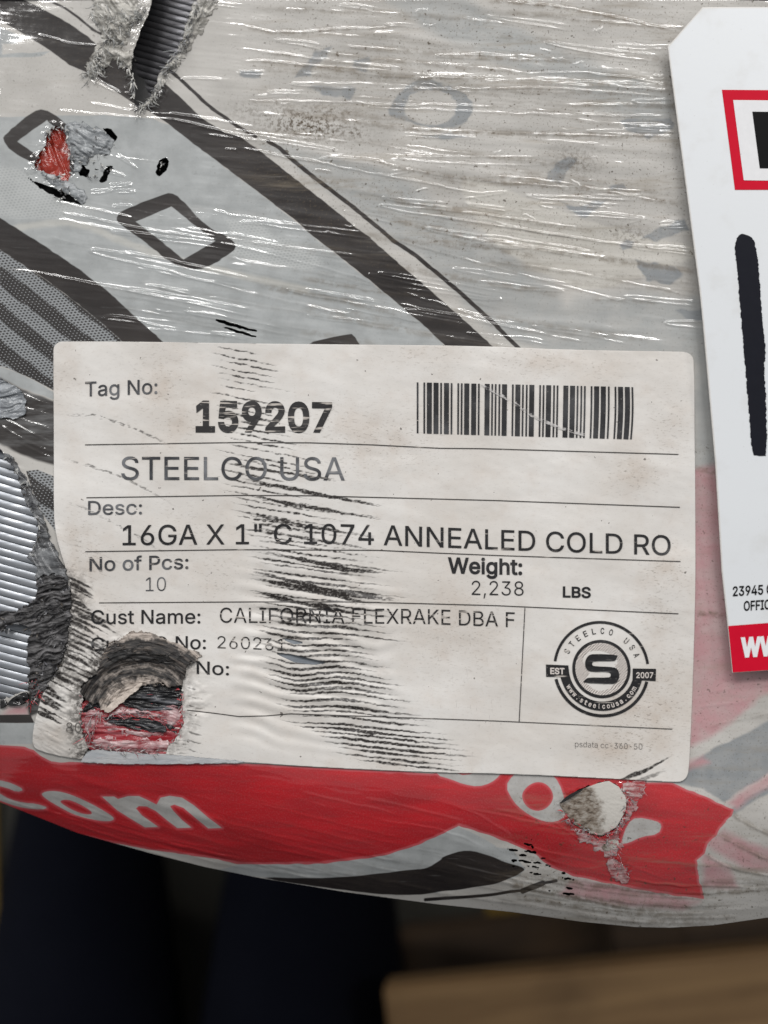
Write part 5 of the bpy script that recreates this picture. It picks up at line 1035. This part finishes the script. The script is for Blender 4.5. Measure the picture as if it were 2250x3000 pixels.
# ------------------------------------------------------------------ the tear through the label
mr = m_fibre("shredded_red_film", rgb(148, 34, 42), rgb(184, 120, 126), (8, 46, 1), lo=.42, hi=.7, gloss=.25, third=rgb(70, 20, 26), tlo=.6, thi=.72, bump=.0006)
patch("red_film", cA([(640, 980), (800, 960), (1100, 900), (1500, 860), (1510, 1160), (1440, 1290), (1390, 1340), (1350, 1420), (1100, 1440), (760, 1420), (690, 1300), (640, 1200)]), folds(.0011, 110, 11, 161, -.0002, .05), mr, coil, 2.6)
mbl = m_fibre("pale_blue_film", rgb(178, 182, 186), rgb(200, 200, 200), (10, 40, 1), lo=.3, hi=.7, gloss=.25, third=rgb(196, 180, 184), tlo=.6, thi=.7)
patch("clear_strip", cA([(655, 1470), (700, 1395), (760, 1370), (950, 1385), (1200, 1410), (1340, 1405), (1500, 1425), (2000, 1462), (2000, 1480), (1400, 1490), (900, 1488), (660, 1475)]), lambda x, y: base(x, y) + 7.2e-4 + 6e-5 * fbm(x / 40, y / 8, 163, 2), mbl, coil, 2.6, rough=2)
mk = m_fibre("black_shreds", rgb(20, 20, 22), rgb(120, 122, 128), (8, 60, 1), rot=.06, lo=.47, hi=.72, gloss=.28, bump=.0006)
patch("under_film", cA([(640, 620), (1520, 600), (1520, 1020), (640, 1020)]), lambda x, y: base(x, y) - 2e-4, mk, coil, 4)
patch("dark_shred", cA([(960, 1010), (1060, 900), (1200, 850), (1340, 835), (1476, 850), (1468, 1000), (1440, 1040), (1300, 1055), (1100, 1045)]), folds(.0018, 90, 11, 165, .0002, .02), mk, coil, 2.4, rough=4, seed=31, skirt=.0008)
patch("dark_shred", cA([(838, 1115), (900, 1100), (1050, 1108), (1200, 1115), (1290, 1150), (1345, 1190), (1352, 1238), (1200, 1228), (1050, 1200), (930, 1165), (860, 1145)]), folds(.0016, 90, 10, 167, .0002, .15), mk, coil, 2.4, rough=3, seed=33, skirt=.0008)
patch("dark_shred", cA([(660, 1060), (690, 1000), (750, 980), (835, 985), (820, 1030), (760, 1045), (680, 1080)]), crumple(.001, 50, 10, 169, .0004, -.1), mk, coil, 2.4, rough=3, seed=35)
patch("dark_shred", cA([(1330, 1160), (1400, 1180), (1450, 1220), (1420, 1240), (1370, 1210)]), crumple(.001, 30, 10, 171, .0003, .4), mk, coil, 2.4, rough=3, seed=37)
def flow(x, y):
    dx, dy = x - 415, y - 2110; return np.stack([np.arctan2(dy, dx) * .25, np.hypot(dx, dy) * .001, 0 * x], -1)
mf3_pale = m_fibre("pale_paper_fold", rgb(150, 138, 128), rgb(206, 194, 183), (14, 90, 1), vec="flow", lo=.3, hi=.55, gloss=.5, bump=.0003)
mf3_dark = m_fibre("black_rub", rgb(16, 15, 15), rgb(84, 78, 74), (18, 150, 1), vec="flow", lo=.5, hi=.75, gloss=.5, bump=.0005)
mfl = Mat("rubbed_torn_paper"); Pf = mfl.attr("flow", "Vector"); Pp = mfl.attr(PIX, "Vector")
sf = mfl.nd("ShaderNodeSeparateXYZ"); mfl.put(sf.inputs[0], Pf)
stf = mfl.noise(mfl.vmap(Pf, (14, 170, 1)), 1.0, 5, .7, .25); wbf = mfl.noise(mfl.vmap(Pf, (16, 10, 1)), 1.0, 4, .65)
rr_ = mfl.math('ADD', sf.outputs[1], mfl.math('MULTIPLY', mfl.math('SUBTRACT', wbf, .5), .07))
pale_ = mfl.mix(mfl.ramp(stf, .35, .6), rgb(120, 110, 102), rgb(196, 184, 174)); dark_ = mfl.mix(mfl.ramp(stf, .44, .74), rgb(26, 24, 24), rgb(112, 103, 96))
cf = mfl.mix(mfl.ramp(rr_, .15, .172), pale_, dark_); cf = mfl.mix(mfl.ramp(rr_, .232, .244), cf, pale_)
cf = mfl.mix(mfl.math('MULTIPLY', mfl.ramp(rr_, .118, .138), mfl.math('SUBTRACT', 1.0, mfl.ramp(rr_, .150, .166))), cf, dark_)
cf = mfl.mix(mfl.math('MULTIPLY', mfl.ramp(sf.outputs[0], -.52, -.60, 0, 1) if False else mfl.ramp(mfl.noise(Pp, 26, 4, .7), .5, .62, 0, .75), 1.0), cf, dark_)
mfl.set(Base_Color=cf, Roughness=.55); mfl.put(mfl.b.inputs["Normal"], mfl.bump(stf, .6, .0004))
FLAP = cA([(655, 900), (690, 830), (760, 790), (812, 700), (815, 640), (850, 560), (920, 490), (1010, 445), (1110, 420), (1190, 424), (1310, 458), (1430, 512), (1530, 560), (1640, 600), (1570, 655), (1500, 705), (1488, 790), (1474, 868), (1330, 842), (1200, 840), (1110, 870), (1040, 940), (960, 1000), (880, 1070), (835, 1050), (790, 1010), (690, 985)])
def flapz(x, y):
    r_ = np.hypot(x - 415, y - 2110)
    return label_z(x, y) + 1.5e-4 + .0011 * np.exp(-((r_ - 205) / 34) ** 2) + .0007 * np.exp(-((r_ - 130) / 26) ** 2) + 3.2e-4 * fbm(np.arctan2(y - 2110, x - 415) * 6, r_ / 7, 173, 3)
patch("torn_flap", FLAP, flapz, mfl.m, label, 2.4, rough=9, seed=41, skirt=.0005, attrs={"flow": flow}, smoothp=1)
patch("torn_flap", cA([(835, 1065), (900, 990), (985, 930), (1070, 870), (1165, 822), (1130, 880), (1060, 930), (980, 1000), (890, 1075)]), lambda x, y: label_z(x, y) + .0010, mf3_pale, label, 2.4, rough=3, seed=47, skirt=.0003, attrs={"flow": flow})
patch("torn_flap", cA([(860, 590), (960, 560), (1120, 590), (1300, 600), (1430, 660), (1380, 690), (1200, 645), (1020, 640), (900, 660)]), lambda x, y: flapz(x, y) + 2.5e-4, mf3_dark, label, 2.4, rough=10, seed=48, skirt=.0003, attrs={"flow": flow})
shreds("fringe", along(cA([(655, 900), (665, 1000), (655, 1100), (660, 1200), (700, 1300)]), 7), 40, (5, 14), (1, 4), 0.2, .9, .001, DARKS + PINKS[:2], coil, seed=21)
shreds("fringe", along(cA([(1470, 900), (1470, 1000), (1480, 1100), (1440, 1250), (1390, 1330)]), 9), 60, (6, 18), (1, 3.4), 2.6, 1.0, .001, PINKS + WHITE, coil, seed=22)
shreds("fringe", along(cA([(700, 1260), (760, 1080), (800, 1060), (720, 1290)]), 6), 45, (12, 46), (.8, 2.4), 2.0, .5, .0012, PINKS, coil, seed=23)
shreds("fringe", along(cA([(850, 1120), (1000, 1060), (1150, 1080), (1300, 1130), (1250, 1060)]), 9), 60, (8, 26), (.8, 3), .2, .5, .001, PINKS + DARKS[:2], coil, seed=24)
shreds("fringe", along(cA([(720, 1320), (900, 1370), (1100, 1385), (1320, 1395)]), 10), 60, (8, 24), (1, 3.4), .05, .5, .0007, PINKS[:2] + WHITE, coil, seed=25)
shreds("fringe", along(cA([(830, 620), (900, 540), (1050, 600), (1200, 560), (1400, 640), (1490, 720)]), 22), 90, (14, 44), (1, 3), lambda x, y, r: math.atan2(y - 2110, x - 415) + 1.57,   .18, .0014, DARKS + [rgb(150, 136, 124)], label, seed=26)

mg = m_fibre("grey_film_under_label", rgb(110, 116, 124), rgb(160, 166, 172), (6, 40, 1), lo=.3, hi=.7, gloss=.2)
patch("under_film", [(770, 1850), (1000, 1880), (1000, 1970), (780, 1950)], lambda x, y: base(x, y) + 1e-5, mg, coil, 6)
mw = m_fibre("web_of_film", rgb(176, 92, 100), rgb(206, 186, 186), (9, 44, 1), lo=.3, hi=.6, gloss=.22, bump=.0002, alpha=.0)
for q, (pl, rt) in enumerate([([(690, 1060), (760, 1030), (845, 1060), (790, 1180), (720, 1270), (665, 1200)], -1.0), ([(930, 1030), (1100, 1030), (1300, 1060), (1290, 1115), (1100, 1100), (890, 1100)], .1), ([(1280, 1020), (1360, 975), (1450, 990), (1484, 1060), (1470, 1140), (1400, 1190), (1300, 1130)], .5),
                              ([(720, 1330), (800, 1265), (1000, 1285), (1300, 1285), (1390, 1310), (1335, 1400), (1000, 1400), (760, 1390)], .03), ([(850, 1120), (920, 1165), (1100, 1215), (1340, 1240), (1300, 1275), (1000, 1250), (800, 1190)], .15)]):
    patch("web_film", cA(pl), folds(.0008, 80, 9, 190 + q * 5, .0006, rt), mw, coil, 2.4, rough=8, seed=50 + q, taper=14)
# ------------------------------------------------------------------ hanging card tag
TAG = [(1956, 137), (2058, 21), (2250, 20), (2900, 18), (3010, 130), (3030, 600), (3040, 1500), (3035, 1912), (2250, 1964), (2146, 1971), (2133, 1840), (2115, 1675), (2096, 1357), (2060, 950), (2050, 850), (2012, 560), (1981, 327)]
def tag_z(x, y):
    x = np.asarray(x, float); y = np.asarray(y, float)
    return base(x, 1200 + 0 * y) * 0 + .0042 + .0009 * np.sin((y - 100) / 1900 * 3.1) + .0003 * np.sin(x / 400 + 1) - .0008 * sst(1500, 1960, y)
tg = empty("hang_tag", tuple(U(2500, 1000, 0.0)))
prop(tg, "white card tag with red frame and thick black marker stroke, right of the label", "tag")
mt = Mat("white_card"); Pt = mt.attr(PIX, "Vector"); n_ = mt.noise(Pt, 9, 4); n2_ = mt.noise(Pt, 160, 2)
tcol = mt.mix(mt.ramp(n_, .5, .75, 0, .5), rgb(222, 225, 228), rgb(206, 206, 204)); tcol = mt.mix(mt.ramp(n2_, .70, .76, 0, .35), tcol, rgb(160, 156, 150))
tcol = mt.mix(mt.ramp(mt.attr("edge"), -6, -1, 0, .5), tcol, rgb(196, 186, 172))
mt.set(Base_Color=tcol, Roughness=.32); mt.put(mt.b.inputs["Normal"], mt.bump(mt.noise(Pt, 60, 3), .08, .0001))
txs, tys = np.meshgrid(np.concatenate([np.arange(1940, 2290, 3.5), np.arange(2290, 3060, 14)]), np.arange(5, 1990, 4.0))
tsd = sdpoly(txs, tys, TAG); sheet("card", txs, tys, tsd, tag_z(txs, tys), mt.m, tg, {"edge": np.clip(tsd, -BIG, BIG)}, skirt=6e-4)
def flat_ink(name, c, rough=.4, spots=0.0):
    m = Mat(name); P = m.attr(PIX, "Vector"); k_ = m.noise(P, 40, 4, .6)
    m.set(Base_Color=m.mix(m.ramp(k_, .3, .75, 0, .35), c, tuple(min(1, v * 1.15 + .002) for v in c[:3]) + (1,)), Roughness=rough, Specular_IOR_Level=.06); return m.m
RED = flat_ink("tag_red", rgb(200, 18, 46)); TBLACK = flat_ink("tag_black", rgb(16, 16, 18)); MARK = flat_ink("marker_ink", rgb(30, 31, 38), .35); TWHITE = flat_ink("tag_letters_white", rgb(226, 226, 228))
def tag_patch(name, poly, mat, cell=5.0, off=9e-5, rough=0.0, seed=0):
    p = np.asarray(poly, float); Xp, Yp = np.meshgrid(np.arange(p[:, 0].min() - 15, p[:, 0].max() + 15, cell), np.arange(p[:, 1].min() - 15, p[:, 1].max() + 15, cell))
    s_ = sdpoly(Xp, Yp, p)
    if rough: s_ = s_ + rough * fbm(Xp / 30, Yp / 8, seed, 3, .7)
    return sheet(name, Xp, Yp, s_, tag_z(Xp, Yp) + off, mat, tg)
tag_patch("printed_frame", [(2115, 263), (2250, 264), (2760, 266), (2790, 560), (2500, 558), (2250, 556), (2153, 556), (2146, 500), (2128, 362)], RED, 6)
tag_patch("frame_field", [(2148, 293), (2250, 294), (2728, 296), (2750, 530), (2250, 529), (2179, 528)], TWHITE, 6, 1.6e-4)
tag_patch("printed_mark", [(2204, 327), (2300, 328), (2318, 494), (2226, 493)], TBLACK, 5, 2.3e-4)
tag_patch("marker_stroke", chaikin([(2152, 726), (2158, 700), (2170, 684), (2186, 688), (2207, 697), (2216, 730), (2221, 768), (2228, 850), (2231, 904), (2238, 980), (2244, 1021), (2239, 1076), (2244, 1180), (2249, 1334), (2225, 1337), (2203, 1334), (2192, 1180), (2180, 1040), (2168, 886), (2160, 800)], 1), MARK, 2.6, 1.1e-4, rough=3.5, seed=181)
tag_patch("red_band", [(2133.5, 1834), (2250, 1825), (3033, 1776), (3034, 1911), (2250, 1963), (2147, 1970)], RED, 5, 9e-5)
put_text("23945", 2147, 2236, [(2147, 1746), (2236, 1741)], 27, tg, TBLACK, .018, tag_z, 1.2e-4)
put_text("OFFICE", 2179, 2272, [(2179, 1789), (2272, 1783)], 27, tg, TBLACK, .018, tag_z, 1.2e-4)
put_text("C", 2246, 2263, [(2246, 1740), (2263, 1739)], 27, tg, TBLACK, .018, tag_z, 1.2e-4)
put_text("WWW", 2170, 2340, [(2170, 1923), (2340, 1913)], 51, tg, TWHITE, .045, tag_z, 2.0e-4)

# ------------------------------------------------------------------ floor, pallet, person standing at the coil
FLZ = -0.45
mfz = Mat("dark_concrete"); tc = mfz.nd("ShaderNodeTexCoord").outputs["Object"]
nf = mfz.noise(tc, 5, 5, .6); mfz.set(Base_Color=mfz.mix(mfz.ramp(nf, .3, .7), rgb(74, 72, 64), rgb(54, 52, 47)), Roughness=.7)
def box(name, c, hx, hy, hz, rz, mat, parent, bevel=.002):
    bm = bmesh.new(); bmesh.ops.create_cube(bm, size=2.0)
    for v in bm.verts: v.co = Vector((v.co.x * hx, v.co.y * hy, v.co.z * hz))
    bmesh.ops.bevel(bm, geom=bm.edges[:], offset=bevel, segments=2, affect='EDGES')
    me = bpy.data.meshes.new(name); bm.to_mesh(me); bm.free()
    o = bpy.data.objects.new(name, me); me.materials.append(mat); COL.objects.link(o)
    o.location = Vector(c) - (Vector(parent.location) if parent else Vector()); o.rotation_euler = (0, 0, rz)
    if parent: o.parent = parent
    return o
fm = quick_mesh("floor", [(-12, -12, FLZ), (12, -12, FLZ), (12, 12, FLZ), (-12, 12, FLZ)], [(0, 1, 2, 3)], smooth=False)
prop(link("floor", fm, mfz.m), kind="structure")
my = Mat("yellow_floor_paint"); my.set(Base_Color=rgb(150, 120, 44), Roughness=.7)
yl = U([-330, -14, 2, -330], [2100, 2100, 3400, 3400], FLZ + .004)
prop(link("floor_marking", quick_mesh("floor_marking", yl, [(3, 2, 1, 0)], smooth=False), my.m), kind="structure")
yp = U([1420, 1530, 1520, 1430], [2600, 2610, 2790, 2770], FLZ + .004)
prop(link("floor_marking", quick_mesh("floor_marking", yp, [(3, 2, 1, 0)], smooth=False), my.m), kind="structure")
def m_wood(name, a, b):
    m = Mat(name); t = m.nd("ShaderNodeTexCoord").outputs["Object"]; f = m.noise(m.vmap(t, (6, 120, 60)), 1.0, 5, .6, .3); g = m.noise(t, 14, 3)
    c = m.mix(m.ramp(f, .3, .7), a, b); c = m.mix(m.ramp(g, .5, .75, 0, .5), c, rgb(96, 72, 46)); m.set(Base_Color=c, Roughness=.7)
    m.put(m.b.inputs["Normal"], m.bump(f, .4, .001)); return m.m
WOOD = m_wood("pallet_wood", rgb(178, 142, 98), rgb(140, 108, 72)); WOODD = m_wood("shaded_pallet_wood", rgb(82, 64, 46), rgb(62, 48, 35))  # second wood is a darker copy, shade under the coil put into its colour
A_ = U(1120, 2893, -.31); B_ = U(2300, 2776, -.31); dv = B_ - A_; ang = math.atan2(dv[1], dv[0]); ud = np.array([math.cos(ang), math.sin(ang), 0]); vd = np.array([-ud[1], ud[0], 0])
pal = empty("pallet", (A_[0] + .5, A_[1] + .35, FLZ)); prop(pal, "pale wooden pallet under the coil, board edge showing at lower right", "pallet")
for j, off_ in enumerate([0.05, -.25, -.42, -.56, -.71]):
    c_ = A_ + ud * .52 - vd * off_; c_[2] = -.321
    box("deck_board", c_, .52, .05, .010, ang, WOOD, pal)
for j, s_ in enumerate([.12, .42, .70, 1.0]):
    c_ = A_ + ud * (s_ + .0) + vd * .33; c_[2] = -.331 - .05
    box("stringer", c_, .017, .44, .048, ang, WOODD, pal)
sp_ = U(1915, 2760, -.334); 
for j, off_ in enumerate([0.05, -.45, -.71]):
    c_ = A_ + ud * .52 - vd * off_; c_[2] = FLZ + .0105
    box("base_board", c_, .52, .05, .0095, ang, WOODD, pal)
# person: trousers and shoes as one continuous body from the waist down
per = None
def build_person():
    fl = U(360, 2740, FLZ); fr = U(930, 2760, FLZ)
    vs, es, rd = [], [], []
    def add(p, r, prev=None):
        vs.append(tuple(p)); rd.append(r)
        if prev is not None: es.append((prev, len(vs) - 1))
        return len(vs) - 1
    hipc = ((fl[0] + fr[0]) / 2, fl[1] - .24, FLZ + .90)
    h0 = add(hipc, (.15, .12)); add((hipc[0], hipc[1] - .03, FLZ + 1.06), (.15, .11), h0)
    for f, s_ in ((fl, -1), (fr, 1)):
        hp = add((hipc[0] + s_ * .075, hipc[1] + .005, FLZ + .84), (.085, .09), h0)
        th = add((f[0] + s_ * .02, f[1] - .19, FLZ + .66), (.08, .085), hp)
        kn = add((f[0] + s_ * .015, f[1] - .14, FLZ + .46), (.082, .084), th)
        ca = add((f[0] + s_ * .008, f[1] - .135, FLZ + .30), (.086, .086), kn)
        an = add((f[0] + s_ * .004, f[1] - .12, FLZ + .11), (.086, .086), ca)
        hl = add((f[0], f[1] - .10, FLZ + .052), (.078, .066), an)
        ml_ = add((f[0] + s_ * .002, f[1] - .02, FLZ + .048), (.072, .052), hl)
        bl = add((f[0] + s_ * .004, f[1] + .06, FLZ + .042), (.066, .042), ml_)
        add((f[0] + s_ * .006, f[1] + .12, FLZ + .034), (.046, .026), bl)
    me = bpy.data.meshes.new("person"); me.from_pydata(vs, es, [])
    o = bpy.data.objects.new("person", me); COL.objects.link(o)
    sk = o.modifiers.new("skin", 'SKIN'); sk.use_smooth_shade = True
    for i_, r_ in enumerate(rd): me.skin_vertices[0].data[i_].radius = r_; me.skin_vertices[0].data[i_].use_root = (i_ == 0)
    sb = o.modifiers.new("sub", 'SUBSURF'); sb.levels = 2; sb.render_levels = 2
    dg = bpy.context.evaluated_depsgraph_get(); me2 = bpy.data.meshes.new_from_object(o.evaluated_get(dg)); bpy.data.objects.remove(o)
    m = Mat("navy_cloth"); t = m.nd("ShaderNodeTexCoord").outputs["Object"]; n__ = m.noise(t, 30, 4)
    m.set(Base_Color=m.mix(n__, rgb(15, 17, 27), rgb(24, 26, 36)), Roughness=.95, Specular_IOR_Level=.1)
    me2.materials.clear(); ob = link("person", me2, m.m)
    for pl in me2.polygons: pl.use_smooth = True
    mn = min(v.co.z for v in me2.vertices)
    for v in me2.vertices: v.co.z += (FLZ + .003 - mn)
    prop(ob, "person in dark navy trousers and black shoes standing at the coil's edge", "person")
build_person()
